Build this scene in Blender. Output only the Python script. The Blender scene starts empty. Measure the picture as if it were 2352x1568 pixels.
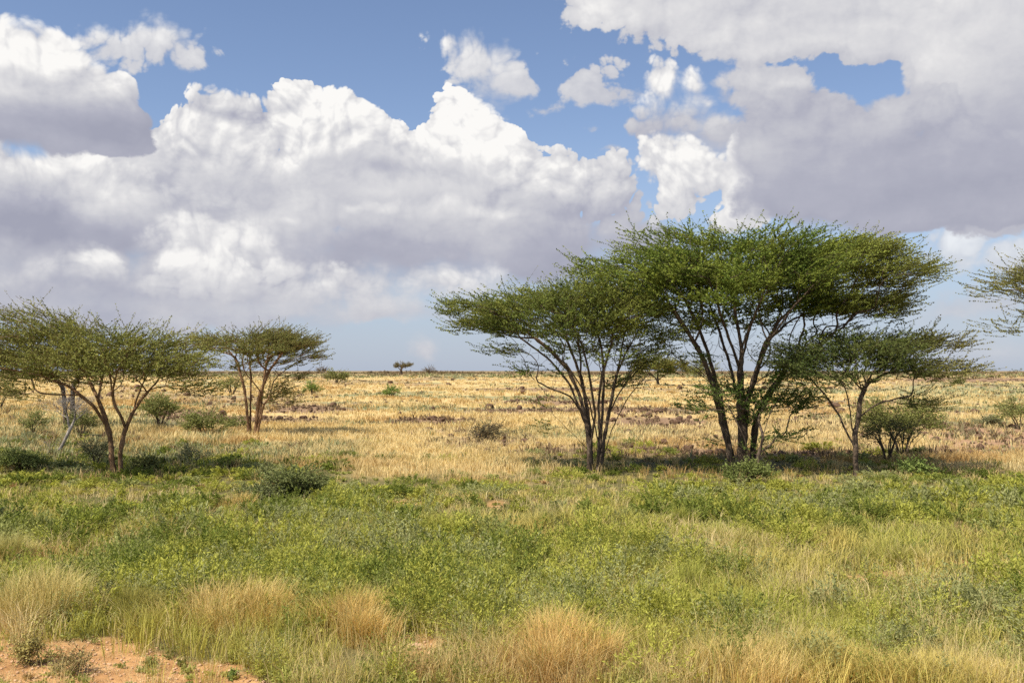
import bpy, math, random
import numpy as np
from mathutils import Vector, Matrix

# ------------------------------------------------------------------ camera, world, sun, exposure
SC = bpy.context.scene
COL = SC.collection
FPX = 2287.0                      # focal length in photo pixels at a 2352 px wide photo (35 mm lens)
CX, CY, HOR = 1176.0, 784.0, 851.0
CAMZ = 2.5
PITCH = math.atan((HOR - CY) / FPX)
SUN_EL, SUN_AZ = math.radians(57), math.radians(228)   # azimuth clockwise from +Y (the view direction)

cam = bpy.data.objects.new('camera', bpy.data.cameras.new('camera'))
COL.objects.link(cam)
cam.location = (0, 0, CAMZ)
cam.rotation_euler = (math.pi / 2 + PITCH, 0, 0)
cam.data.lens = 35.0
cam.data.sensor_width = 36.0
cam.data.clip_end = 20000
SC.camera = cam

SC.view_settings.view_transform = 'Standard'
SC.view_settings.look = 'None'
SC.view_settings.exposure = 0.54
SC.view_settings.gamma = 1.0
SC.cycles.use_denoising = False
SC.cycles.max_bounces = 6
SC.cycles.transparent_max_bounces = 4

sun = bpy.data.objects.new('sun', bpy.data.lights.new('sun', 'SUN'))
COL.objects.link(sun)
sun.data.energy = 5.0
sun.data.angle = math.radians(0.5)
sun.data.color = (1.0, 0.92, 0.78)
sdir = Vector((math.sin(SUN_AZ) * math.cos(SUN_EL), math.cos(SUN_AZ) * math.cos(SUN_EL), math.sin(SUN_EL)))
sun.rotation_euler = sdir.to_track_quat('Z', 'Y').to_euler()
sun.location = sdir * 60


class NT:
    """small helper that writes shader maths as python expressions"""
    def __init__(s, tree):
        s.t = tree
        s.dim = '3D'
    def node(s, typ, **kw):
        n = s.t.nodes.new(typ)
        for k, v in kw.items():
            setattr(n, k, v)
        return n
    def put(s, sock, v):
        if isinstance(v, bpy.types.NodeSocket):
            s.t.links.new(v, sock)
        else:
            sock.default_value = v
    def m(s, op, a, b=None, c=None, clamp=False):
        n = s.node('ShaderNodeMath', operation=op, use_clamp=clamp)
        for i, v in enumerate((a, b, c)):
            if v is not None:
                s.put(n.inputs[i], v)
        return n.outputs[0]
    def v(s, op, a, b=None, c=None):
        n = s.node('ShaderNodeVectorMath', operation=op)
        for i, x in enumerate((a, b, c)):
            if x is not None:
                s.put(n.inputs[i], x)
        return n.outputs['Value'] if op in ('LENGTH', 'DOT_PRODUCT', 'DISTANCE') else n.outputs['Vector']
    def noise(s, vec, scale, detail=4, rough=0.5, col=False, dist=0.0):
        n = s.node('ShaderNodeTexNoise', noise_dimensions=s.dim)
        s.put(n.inputs['Vector'], vec)
        n.inputs['Scale'].default_value = scale
        n.inputs['Detail'].default_value = detail
        n.inputs['Roughness'].default_value = rough
        n.inputs['Distortion'].default_value = dist
        return n.outputs['Color' if col else 'Fac']
    def voro(s, vec, scale, detail=3, rough=0.5, rnd=1.0):
        n = s.node('ShaderNodeTexVoronoi', feature='F1', normalize=True, voronoi_dimensions=s.dim)
        s.put(n.inputs['Vector'], vec)
        n.inputs['Scale'].default_value = scale
        n.inputs['Detail'].default_value = detail
        n.inputs['Roughness'].default_value = rough
        n.inputs['Randomness'].default_value = rnd
        return n.outputs['Distance']
    def sstep(s, x, lo, hi, a=0.0, b=1.0):
        n = s.node('ShaderNodeMapRange', interpolation_type='SMOOTHSTEP')
        for i, x_ in zip(('Value', 'From Min', 'From Max', 'To Min', 'To Max'), (x, lo, hi, a, b)):
            s.put(n.inputs[i], x_)
        return n.outputs['Result']
    def mix(s, f, a, b, mode='MIX'):
        n = s.node('ShaderNodeMix', data_type='RGBA', blend_type=mode)
        s.put(n.inputs[0], f)
        for i, c in ((6, a), (7, b)):
            if isinstance(c, tuple) and len(c) == 3:
                c = c + (1.0,)
            s.put(n.inputs[i], c)
        return n.outputs[2]
    def ramp(s, f, stops, interp='LINEAR'):
        n = s.node('ShaderNodeValToRGB')
        s.put(n.inputs[0], f)
        cr = n.color_ramp
        cr.interpolation = interp
        while len(cr.elements) < len(stops):
            cr.elements.new(0.5)
        for e, (p, c) in zip(cr.elements, stops):
            e.position = p
            e.color = tuple(c) + (1.0,)
        return n.outputs[0]


# ---- the sky: physical sky light with broken cumulus mixed in by direction (azimuth, elevation)
world = bpy.data.worlds.new('World')
SC.world = world
world.use_nodes = True
wt = world.node_tree
wt.nodes.clear()
W = NT(wt)
D = W.node('ShaderNodeTexCoord').outputs['Generated']
sep = W.node('ShaderNodeSeparateXYZ')
W.put(sep.inputs[0], D)
az = W.m('ARCTAN2', sep.outputs[0], sep.outputs[1])
el = W.m('ARCSINE', sep.outputs[2])
comb = W.node('ShaderNodeCombineXYZ')
W.put(comb.inputs[0], az); W.put(comb.inputs[1], el)
P0 = comb.outputs[0]
D = P0
W.dim = '2D'


def sky_at(px, py):               # photo position -> azimuth, elevation of that patch of sky
    x, y, z = (px - CX) / FPX, 1.0, (CY - py) / FPX
    c, s_ = math.cos(PITCH), math.sin(PITCH)
    y, z = y * c - z * s_, y * s_ + z * c
    return math.atan2(x, y), math.atan2(z, math.hypot(x, y))


LOFF = (-0.006, 0.011, 0.0)       # step towards the light in (azimuth, elevation)


def billows(off, k):
    """height of the cauliflower relief of the clouds at P0 + off"""
    q = W.v('ADD', P0, (off[0], off[1], 0)) if off else P0
    w = W.v('MULTIPLY_ADD', W.v('SUBTRACT', W.noise(q, 14, 2, 0.5, True), (0.5, 0.5, 0.5)), (0.035, 0.035, 0), q)
    out = None
    for sc_, amp in ((11, 0.42), (24, 0.30), (52, 0.21), (115, 0.11), (230, 0.05)):
        d = W.voro(w, sc_ * k, 0.0, 0.5)
        d = W.m('MULTIPLY', d, d)
        out = W.m('MULTIPLY', d, -2.6 * amp) if out is None else W.m('MULTIPLY_ADD', d, -2.6 * amp, out)
    return W.m('MULTIPLY_ADD', out, 4.0, 1.28)


B_c0, B_c1 = billows(None, 1.0), billows((LOFF[0], LOFF[1]), 1.0)
LIT = W.m('SUBTRACT', B_c0, B_c1)
SOFT = W.m('SUBTRACT', W.noise(W.v('MULTIPLY', P0, (0.8, 1.5, 1)), 7, 6, 0.6), 0.5)
FINE = W.m('SUBTRACT', W.noise(D, 34, 6, 0.6), 0.5)
EW = W.sstep(W.noise(P0, 8, 2, 0.5), 0.42, 0.70, 0.8, 3.4)
wcol = W.v('SUBTRACT', W.noise(D, 11, 4, 0.55, True), (0.5, 0.5, 0.5))
PW = W.v('MULTIPLY_ADD', wcol, (0.045, 0.03, 0.0), P0)


def field(p, ells, k=0.012):
    out = None
    for (cx, cy, rx, ry) in ells:
        a, e = sky_at(cx, cy)
        sx = 1.0 / (1 + ((cx - CX) / FPX) ** 2)
        rx_, ry_ = rx / FPX * sx, ry / FPX
        q = W.v('MULTIPLY_ADD', p, (1 / rx_, 1 / ry_, 0), (-a / rx_, -e / ry_, 0))
        d = W.m('MULTIPLY', W.m('SUBTRACT', 1.0, W.v('LENGTH', q)), min(rx_, ry_))
        out = d if out is None else W.m('SMOOTH_MAX', out, d, k)
    return out


def tones(b):
    return W.ramp(b, [(0.0, (0.365, 0.375, 0.465)), (0.25, (0.445, 0.452, 0.535)), (0.5, (0.585, 0.588, 0.635)),
                      (0.75, (0.74, 0.735, 0.75)), (1.0, (0.97, 0.955, 0.93))])


sky = W.node('ShaderNodeTexSky', sky_type='NISHITA')
sky.sun_disc = False
sky.sun_elevation = SUN_EL
sky.sun_rotation = SUN_AZ
sky.altitude = 700
sky.air_density = 1.0
sky.dust_density = 0.7
sky.ozone_density = 1.0
base = W.mix(1.0, sky.outputs[0], (0.135, 0.130, 0.136), 'MULTIPLY')
base = W.mix(W.sstep(el, 0.26, -0.02, 0.0, 0.80), base, (0.375, 0.46, 0.62))     # pale air low over the plain


def layer(base, ells, lo, hi, b_lo, b_hi, grey=(), white=(), relief=0.016, lit=0.9, edge=0.0013, warp=True, op=1.0, soft=0.012, fine=0.012, bias=0.003):
    """one bank of cloud: ells its puffs, lo..hi the photo rows of its base and top, b_* brightness there"""
    p = PW if warp else P0
    f = field(p, ells)
    el_lo, el_hi = (HOR - lo) / FPX, (HOR - hi) / FPX
    rel = W.sstep(el, el_lo, el_lo * 0.6 + el_hi * 0.4, relief * 0.12, relief * 0.62)
    f = W.m('MULTIPLY_ADD', B_c0, rel, W.m('ADD', f, bias))
    f = W.m('MULTIPLY_ADD', SOFT, soft * 2, f)
    f = W.m('MULTIPLY_ADD', FINE, fine, f)
    mask = W.sstep(f, W.m('MULTIPLY', EW, -edge * 1.1), W.m('MULTIPLY', EW, edge * 2.0), 0.0, op)
    rim = W.sstep(f, 0.0, 0.02, -0.10, 0.0)
    el_lo, el_hi = (HOR - lo) / FPX, (HOR - hi) / FPX
    b = W.sstep(W.m('MULTIPLY_ADD', SOFT, 0.05, el), el_lo, el_hi, b_lo, b_hi)
    t = W.sstep(el, el_lo, el_hi, 0.12, 1.0)
    b = W.m('MULTIPLY_ADD', W.m('MULTIPLY_ADD', B_c0, 0.22, LIT), W.m('MULTIPLY', t, lit * 0.42), b)
    b = W.m('MULTIPLY_ADD', SOFT, 0.55, b)
    b = W.m('MULTIPLY_ADD', FINE, 0.16, b)
    b = W.m('ADD', b, rim)
    for sign, blobs in ((-1, grey), (1, white)):
        for (cx, cy, rx, ry, st) in blobs:
            g = field(PW, [(cx, cy, rx, ry)])
            g = W.sstep(g, -0.35 * min(rx, ry) / FPX, 0.9 * min(rx, ry) / FPX, 0.0, sign * st)
            b = W.m('ADD', b, g)
    b = W.m('MINIMUM', W.m('MAXIMUM', b, 0.0), 1.0)
    return W.mix(mask, base, tones(b))


# pale low clouds near the horizon on the left
base = layer(base, [(120, 630, 300, 80), (480, 650, 260, 70), (330, 690, 430, 60), (800, 655, 70, 20), (560, 600, 300, 60), (60, 560, 260, 90)],
             760, 560, 0.42, 0.72, white=[(240, 600, 60, 40, .25), (560, 662, 100, 16, .2)], relief=0.014, lit=0.4, op=0.92, edge=0.004, bias=0.006)
# small separate clouds
base = layer(base, [(345, 98, 66, 34), (290, 104, 42, 15), (345, 128, 50, 18), (418, 138, 20, 8),
                    (1110, 145, 58, 34), (1055, 110, 34, 20), (1180, 180, 60, 24), (1350, 175, 84, 50), (1400, 215, 60, 26),
                    (1345, 300, 36, 15), (1400, 345, 70, 14), (1258, 250, 16, 7)],
             260, 60, 0.62, 0.92, relief=0.022, lit=0.45, op=0.93, edge=0.0025, soft=0.026)
base = layer(base, [(875, 712, 70, 18), (1020, 650, 84, 26), (790, 650, 44, 16), (970, 800, 22, 14)],
             740, 600, 0.62, 0.86, relief=0.012, lit=0.3, op=0.88, edge=0.004)
base = layer(base, [(2190, 565, 34, 36), (2215, 530, 24, 22), (2170, 720, 60, 16), (2335, 600, 40, 20), (2300, 690, 90, 22), (2250, 800, 90, 14)],
             740, 560, 0.55, 0.72, relief=0.012, lit=0.25, op=0.7, edge=0.005)
# the great bank, back to front
base = layer(base, [(430, 345, 90, 66), (490, 305, 80, 62), (570, 312, 90, 72), (690, 300, 95, 84), (790, 312, 70, 72), (870, 340, 90, 80), (960, 362, 80, 76),
                    (1060, 325, 85, 80), (1120, 370, 90, 80), (700, 420, 400, 100), (300, 420, 160, 90), (1200, 440, 90, 60)],
             470, 270, 0.60, 0.93, bias=0.007, grey=[(580, 275, 50, 30, .28), (500, 300, 30, 18, .12), (900, 330, 60, 18, .12)],
             relief=0.020, lit=0.75, edge=0.0008, fine=0.008)
base = layer(base, [(1250, 430, 90, 60), (1330, 440, 90, 66), (1410, 420, 70, 60), (1450, 450, 50, 50), (1390, 470, 130, 60), (1180, 480, 160, 70)],
             560, 380, 0.44, 0.86, bias=0.004, relief=0.018, lit=0.6, edge=0.001, fine=0.008)
base = layer(base, [(620, 385, 130, 60), (500, 400, 90, 60), (720, 400, 70, 40), (560, 440, 240, 50), (430, 380, 50, 60)],
             465, 350, 0.42, 0.92, relief=0.018, lit=0.6, edge=0.003)
base = layer(base, [(870, 385, 74, 34), (800, 395, 50, 22), (900, 420, 170, 40), (1010, 430, 110, 34)],
             450, 405, 0.78, 0.60, grey=[(870, 372, 60, 18, .12)], relief=0.013, lit=0.25, edge=0.003)
base = layer(base, [(80, 420, 130, 80), (200, 450, 120, 90), (290, 500, 120, 70), (-40, 440, 120, 120), (150, 530, 280, 64), (380, 540, 130, 40)],
             585, 380, 0.22, 0.86, grey=[(60, 500, 120, 50, .32), (200, 560, 220, 40, .1)], white=[(230, 470, 120, 40, .15)], relief=0.018, lit=0.5, edge=0.004, bias=0.008)
base = layer(base, [(800, 490, 280, 46), (1000, 510, 300, 60), (1250, 540, 270, 60), (700, 550, 260, 50), (1000, 580, 420, 60), (560, 530, 120, 40), (850, 560, 320, 62), (1100, 590, 320, 46), (700, 600, 220, 44), (1330, 560, 200, 50)],
             635, 440, 0.20, 0.64, white=[(660, 502, 40, 10, .2), (870, 470, 60, 16, .16), (800, 478, 30, 10, .16), (1130, 488, 56, 16, .3), (1330, 520, 80, 30, .1)],
             relief=0.012, lit=0.22, edge=0.006, fine=0.006, bias=0.008)
base = layer(base, [(470, 550, 60, 40), (440, 590, 90, 30), (560, 610, 60, 30), (260, 610, 90, 34), (360, 640, 260, 34), (60, 640, 160, 34)],
             660, 540, 0.36, 0.84, relief=0.014, lit=0.4, edge=0.005, op=0.85, bias=0.008)
base = layer(base, [(240, 612, 70, 24), (205, 630, 90, 16), (450, 600, 60, 34), (490, 630, 80, 18), (390, 655, 80, 14), (570, 668, 120, 13), (130, 655, 110, 13), (700, 628, 56, 11),
                    (790, 656, 50, 13), (1030, 640, 62, 24), (1005, 662, 90, 11), (875, 700, 40, 16), (880, 718, 80, 10), (60, 700, 90, 10), (330, 705, 110, 9)],
             712, 600, 0.52, 0.88, relief=0.012, lit=0.45, edge=0.0025, op=0.86, fine=0.010)
# cloud top left
base = layer(base, [(60, 190, 190, 105), (170, 230, 140, 90), (250, 280, 110, 52), (120, 300, 240, 40)],
             345, 200, 0.22, 0.92, grey=[(40, 190, 90, 22, .18), (240, 300, 120, 36, .2)], relief=0.013, lit=0.5)
# bright lumps on the right
base = layer(base, [(1512, 190, 26, 40), (1530, 170, 22, 22), (1600, 215, 22, 40), (1625, 245, 30, 26), (1560, 285, 110, 46), (1490, 290, 50, 26), (1640, 290, 90, 50), (1735, 220, 52, 24)],
             340, 250, 0.45, 0.93, relief=0.014, lit=0.5, edge=0.002)
base = layer(base, [(1570, 385, 80, 55), (1530, 345, 50, 30), (1640, 400, 80, 60), (1600, 455, 90, 50), (1710, 440, 130, 80), (1560, 485, 60, 26), (1740, 360, 100, 70)],
             560, 420, 0.66, 0.90, relief=0.019, lit=0.6, edge=0.001)
# the grey sheet on the right
base = layer(base, [(1400, 10, 100, 64), (1500, 30, 120, 70), (1620, 30, 140, 90), (1760, 40, 130, 80), (1740, 110, 44, 34), (1900, 40, 160, 80), (1850, 10, 330, 90), (2050, 60, 130, 90),
                    (2200, 100, 150, 120), (2330, 150, 160, 220), (2270, 330, 230, 170)],
             490, 0, 0.34, 0.68, white=[(1380, 40, 80, 50, .26), (1600, 90, 120, 30, .12), (2150, 170, 150, 60, .12), (1850, 110, 200, 20, .1)],
             relief=0.014, lit=0.20, soft=0.024, edge=0.0018, fine=0.016)
base = layer(base, [(1700, 230, 44, 36), (1730, 190, 50, 24), (1790, 205, 70, 26), (1850, 230, 60, 26), (1880, 260, 50, 30), (1775, 280, 100, 80), (1860, 330, 180, 110), (1850, 400, 120, 90),
                    (2000, 320, 120, 60), (2080, 290, 110, 60), (2150, 270, 90, 56), (2120, 380, 340, 110), (2000, 440, 300, 60), (2250, 460, 300, 44)],
             500, 200, 0.14, 0.60, grey=[(1850, 290, 130, 90, .10), (2000, 460, 340, 40, .05)], white=[(1830, 200, 60, 14, .2), (2100, 270, 120, 40, .08), (1730, 340, 60, 30, .1)],
             relief=0.013, lit=0.16, soft=0.020, edge=0.0018, fine=0.014)
# the rest of the sky out of the picture: a scatter of similar clouds
gen = W.m('ADD', W.m('MULTIPLY', SOFT, 2.2), W.m('MULTIPLY', B_c0, 0.08))
out_az = W.sstep(W.m('ABSOLUTE', az), 0.58, 0.75)
out_el = W.sstep(el, 0.42, 0.55)
gm = W.m('MULTIPLY', W.sstep(gen, 0.15, 0.23), W.m('MAXIMUM', out_az, out_el))
gm = W.m('MULTIPLY', gm, W.sstep(el, 0.02, 0.1))
base = W.mix(gm, base, tones(W.m('MULTIPLY_ADD', LIT, 0.2, 0.62, clamp=True)))
bg = W.node('ShaderNodeBackground')
W.put(bg.inputs[0], base)
bg.inputs[1].default_value = 0.69
wo = W.node('ShaderNodeOutputWorld')
wt.links.new(bg.outputs[0], wo.inputs[0])
world.cycles.sampling_method = 'MANUAL'
world.cycles.sample_map_resolution = 512

# ------------------------------------------------------------------ numpy helpers
rng = np.random.default_rng(7)


def _hash(ix, iy, seed):
    h = (ix.astype(np.int64) * 374761393 + iy.astype(np.int64) * 668265263 + seed * 974711) & 0x7fffffff
    h = ((h ^ (h >> 13)) * 1274126177) & 0x7fffffff
    return ((h ^ (h >> 16)) & 0xffff) / 65535.0


def vnoise(x, y, seed=0):
    ix, iy = np.floor(x), np.floor(y)
    fx, fy = x - ix, y - iy
    fx, fy = fx * fx * (3 - 2 * fx), fy * fy * (3 - 2 * fy)
    a, b = _hash(ix, iy, seed), _hash(ix + 1, iy, seed)
    c, d = _hash(ix, iy + 1, seed), _hash(ix + 1, iy + 1, seed)
    return (a * (1 - fx) + b * fx) * (1 - fy) + (c * (1 - fx) + d * fx) * fy


def fbm(x, y, seed=0, octv=4):
    s_, a, t = 0, 0.5, 0
    for i in range(octv):
        s_ = s_ + a * vnoise(x * 2 ** i + 17.3 * i, y * 2 ** i - 9.1 * i, seed + i)
        t += a
        a *= 0.5
    return s_ / t


def sm(x, a, b):
    t = np.clip((x - a) / (b - a), 0, 1)
    return t * t * (3 - 2 * t)


def ground_z(x, y):
    """height of the land: flat near the track, a long gentle rise to a stony crest, plains beyond"""
    x, y = np.asarray(x, float), np.asarray(y, float)
    far = np.maximum(y, 0)
    rise = 2.05 * sm(far, 8, 330) * 1.55
    rise = np.minimum(rise, 2.02 + 0.10 * np.tanh((x + 10) / -90.0))
    rise = rise * (1 - sm(far, 215, 420))
    und = (fbm(x / 9, y / 9, 3, 3) - 0.5) * 0.35 * sm(far, 10, 26)
    small = (fbm(x / 1.3, y / 1.3, 5, 3) - 0.5) * 0.12
    fade = 1 - sm(np.hypot(x, y), 120, 230) * 0.8
    return rise + (und + small) * fade


def at(px, py, dmax=900.0):
    """photo position -> the point of the ground seen there"""
    px, py = np.atleast_1d(np.asarray(px, float)), np.atleast_1d(np.asarray(py, float))
    dx, dz = (px - CX) / FPX, (CY - py) / FPX
    c, s_ = math.cos(PITCH), math.sin(PITCH)
    dy, dz = c - dz * s_, s_ + dz * c
    t = np.full(px.shape, 2.0)
    hit = np.zeros(px.shape, bool)
    for _ in range(220):
        gap = CAMZ + dz * t - ground_z(dx * t, dy * t)
        hit |= gap < 0.01
        t = np.where(hit, t, t + np.maximum(gap * 3.0, 0.02 * t ** 0.5))
        t = np.minimum(t, dmax)
    return dx * t, dy * t, ground_z(dx * t, dy * t)


def proj(x, y, z):
    """world -> photo position (used to choose what grows where)"""
    c, s_ = math.cos(PITCH), math.sin(PITCH)
    z = z - CAMZ
    yy, zz = y * c + z * s_, -y * s_ + z * c
    yy = np.maximum(yy, 0.3)
    return CX + FPX * x / yy, CY - FPX * zz / yy


def mesh_np(name, V, F, mat, parent=None, colors=None, smooth=False, extra=None):
    """one mesh object from numpy arrays; F is a list of (n, k) index arrays"""
    me = bpy.data.meshes.new(name)
    V = np.asarray(V, np.float32)
    F = [f for f in F if len(f)]
    me.vertices.add(len(V))
    me.vertices.foreach_set('co', V.ravel())
    nl = sum(f.size for f in F)
    me.loops.add(nl)
    me.loops.foreach_set('vertex_index', np.concatenate([f.ravel() for f in F]).astype(np.int32))
    starts, o = [], 0
    for f in F:
        starts.append(o + np.arange(len(f)) * f.shape[1])
        o += f.size
    starts = np.concatenate(starts).astype(np.int32)
    me.polygons.add(len(starts))
    me.polygons.foreach_set('loop_start', starts)
    if smooth:
        me.polygons.foreach_set('use_smooth', np.ones(len(starts), bool))
    if colors is not None:
        at_ = me.attributes.new('tint', 'FLOAT_COLOR', 'POINT')
        c = np.ones((len(V), 4), np.float32)
        c[:, :3] = colors
        at_.data.foreach_set('color', c.ravel())
    for k, arr in (extra or {}).items():
        a_ = me.attributes.new(k, 'FLOAT', 'POINT')
        a_.data.foreach_set('value', np.asarray(arr, np.float32))
    me.update(calc_edges=True)
    me.materials.append(mat)
    ob = bpy.data.objects.new(name, me)
    COL.objects.link(ob)
    if parent is not None:
        ob.parent = parent
    return ob


def tag(o, label=None, cat=None, group=None, kind=None):
    if label: o['label'] = label
    if cat: o['category'] = cat
    if group: o['group'] = group
    if kind: o['kind'] = kind
    return o


def empty(name, loc):
    o = bpy.data.objects.new(name, None)
    o.empty_display_size = 0.3
    o.location = loc
    COL.objects.link(o)
    return o


# ------------------------------------------------------------------ materials
def new_mat(name, rough=0.85, spec=0.25):
    m = bpy.data.materials.new(name)
    m.use_nodes = True
    n = NT(m.node_tree)
    b = m.node_tree.nodes['Principled BSDF']
    b.inputs['Roughness'].default_value = rough
    b.inputs['Specular IOR Level'].default_value = spec
    return m, n, b


def attr(n, name, fac=False):
    a = n.node('ShaderNodeAttribute', attribute_name=name)
    return a.outputs['Fac' if fac else 'Color']


def leaf_mat(name, trans=0.35, tcol=(1.0, 1.0, 0.55)):
    m, n, b = new_mat(name, 0.8, 0.08)
    c = attr(n, 'tint')
    n.put(b.inputs['Base Color'], c)
    tr = n.node('ShaderNodeBsdfTranslucent')
    n.put(tr.inputs[0], n.mix(1.0, c, tcol, 'MULTIPLY'))
    ad = n.node('ShaderNodeMixShader')
    ad.inputs[0].default_value = trans
    n.t.links.new(b.outputs[0], ad.inputs[1])
    n.t.links.new(tr.outputs[0], ad.inputs[2])
    n.t.links.new(ad.outputs[0], n.t.nodes['Material Output'].inputs[0])
    return m


M_LEAF = leaf_mat('acacia_leaf', 0.30)
M_GRASS = leaf_mat('grass_blade', 0.30, (1.0, 0.95, 0.7))
M_HERB = leaf_mat('herb_leaf', 0.38, (1.0, 1.0, 0.6))


def bark_mat(name, ca, cb, cc):
    m, n, b = new_mat(name, 0.9, 0.15)
    p = n.node('ShaderNodeTexCoord').outputs['Object']
    q = n.v('MULTIPLY', p, (1.0, 1.0, 0.22))
    f = n.noise(q, 26, 5, 0.65)
    g = n.noise(p, 3.2, 4, 0.6)
    c = n.ramp(f, [(0.3, ca), (0.55, cb), (0.75, cc)])
    c = n.mix(n.sstep(g, 0.45, 0.65, 0.0, 0.55), c, tuple(x * 1.25 for x in cc))
    n.put(b.inputs['Base Color'], c)
    bp = n.node('ShaderNodeBump')
    bp.inputs['Strength'].default_value = 0.9
    bp.inputs['Distance'].default_value = 0.03
    n.put(bp.inputs['Height'], f)
    n.t.links.new(bp.outputs[0], b.inputs['Normal'])
    return m


M_BARK = bark_mat('acacia_bark', (0.035, 0.027, 0.020), (0.10, 0.072, 0.050), (0.185, 0.138, 0.10))
M_BARKO = bark_mat('ochre_bark', (0.07, 0.04, 0.022), (0.20, 0.115, 0.06), (0.33, 0.21, 0.12))
M_DEAD = bark_mat('weathered_dead_wood', (0.12, 0.10, 0.085), (0.27, 0.24, 0.21), (0.42, 0.39, 0.35))


# ------------------------------------------------------------------ what grows where
def zones(x, y):
    """soil, dry, rock, green weights of the ground at world x, y"""
    z = ground_z(x, y)
    px, py = proj(x, y, z)
    n1 = fbm(x / 3.1, y / 3.1, 11, 4) - 0.5
    n2 = fbm(x / 0.9, y / 0.9, 21, 3) - 0.5
    n3 = fbm(x / 14, y / 9, 31, 3) - 0.5
    # edge between the green flat and the dry grass beyond, in photo rows
    edge = np.interp(px, [0, 250, 520, 760, 900, 1100, 1300, 1500, 1800, 2050, 2150, 2352],
                     [992, 998, 1008, 1036, 1066, 1074, 1040, 1026, 1026, 1034, 1068, 1086])  # farther back under the right acacias, darker ground deepening their shadow strip
    green = sm(py + n1 * 150 + n2 * 50, edge - 34, edge + 48)
    soil_edge = np.interp(px, [-200, 0, 150, 330, 540, 700], [1385, 1440, 1466, 1494, 1524, 1595])
    soil = sm(py + n2 * 90 + n1 * 40, soil_edge - 8, soil_edge + 16)
    for (sx, sy, rx, ry, st) in ((950, 1482, 90, 26, 0.9), (1040, 1442, 40, 14, .5), (1480, 1342, 34, 12, .6), (2010, 1330, 90, 20, .8), (2200, 1290, 40, 20, .6),
                                 (900, 1158, 90, 12, .9), (1140, 1160, 34, 12, .7), (760, 1330, 30, 10, .5), (870, 1225, 30, 9, .5), (60, 1150, 40, 10, .5), (140, 1170, 60, 9, .6), (690, 1420, 30, 12, .6)):
        d = np.hypot((px - sx) / rx, (py - sy) / ry) + n2 * 0.9
        soil = np.maximum(soil, st * (1 - sm(d, 0.6, 1.15)))
    bare_right = sm(px + n1 * 160, 2080, 2200) * sm(py + n1 * 12, 962, 985) * (1 - sm(py + n1 * 14, 1035, 1060))
    # bands of lava rubble across the slope
    rn = fbm(x / 9 + 4.3, y / 11.0, 41, 4) + 0.25 * (fbm(x / 2.2, y / 2.2, 51, 2) - 0.5)
    rock = 0.6 * sm(rn, 0.55, 0.68) * (1 - green) * sm(y, 27, 33)
    for (sx, sy, rx, ry, st) in ((700, 940, 90, 9, 1), (560, 965, 170, 9, .8), (1180, 945, 120, 6, .9), (1420, 944, 170, 8, 1), (1500, 970, 130, 12, .9), (1100, 1015, 110, 14, .6), (2230, 872, 170, 5, 1),
                                 (420, 955, 70, 12, .9), (1000, 968, 110, 8, .9), (1450, 1040, 280, 12, 1), (1900, 1045, 300, 10, .9), (1280, 925, 160, 5, .8), (1250, 895, 150, 4, .8), (1020, 992, 110, 6, .6), (800, 880, 130, 3, .5)):
        d = np.hypot((px - sx) / rx, (py - sy) / ry) + n2 * 0.8
        rock = np.maximum(rock, min(1, st * 1.2) * (1 - sm(d, 0.7, 1.5)) * sm(y, 24, 27))
    crest = sm(y, 165, 205)
    sage = sm(fbm(x / 9 - 7, y / 5, 61, 3), 0.56, 0.66)
    sage = np.maximum(sage, sm(px, 1990, 2100) * sm(py, 872, 884) * (1 - sm(py, 905, 935)) * 0.95)
    sage = np.maximum(sage, 0.75 * (1 - sm(px, 420, 640)) * sm(py + n1 * 50, 935, 965))
    sage = np.maximum(sage, 0.8 * (1 - sm(np.hypot((px - 1330) / 260, (py - 1000) / 14) + n2, 0.6, 1.2)))
    return dict(z=z, px=px, py=py, green=green, soil=soil, bare=bare_right, rock=rock, crest=crest, sage=sage, n1=n1, n2=n2, n3=n3)


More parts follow.
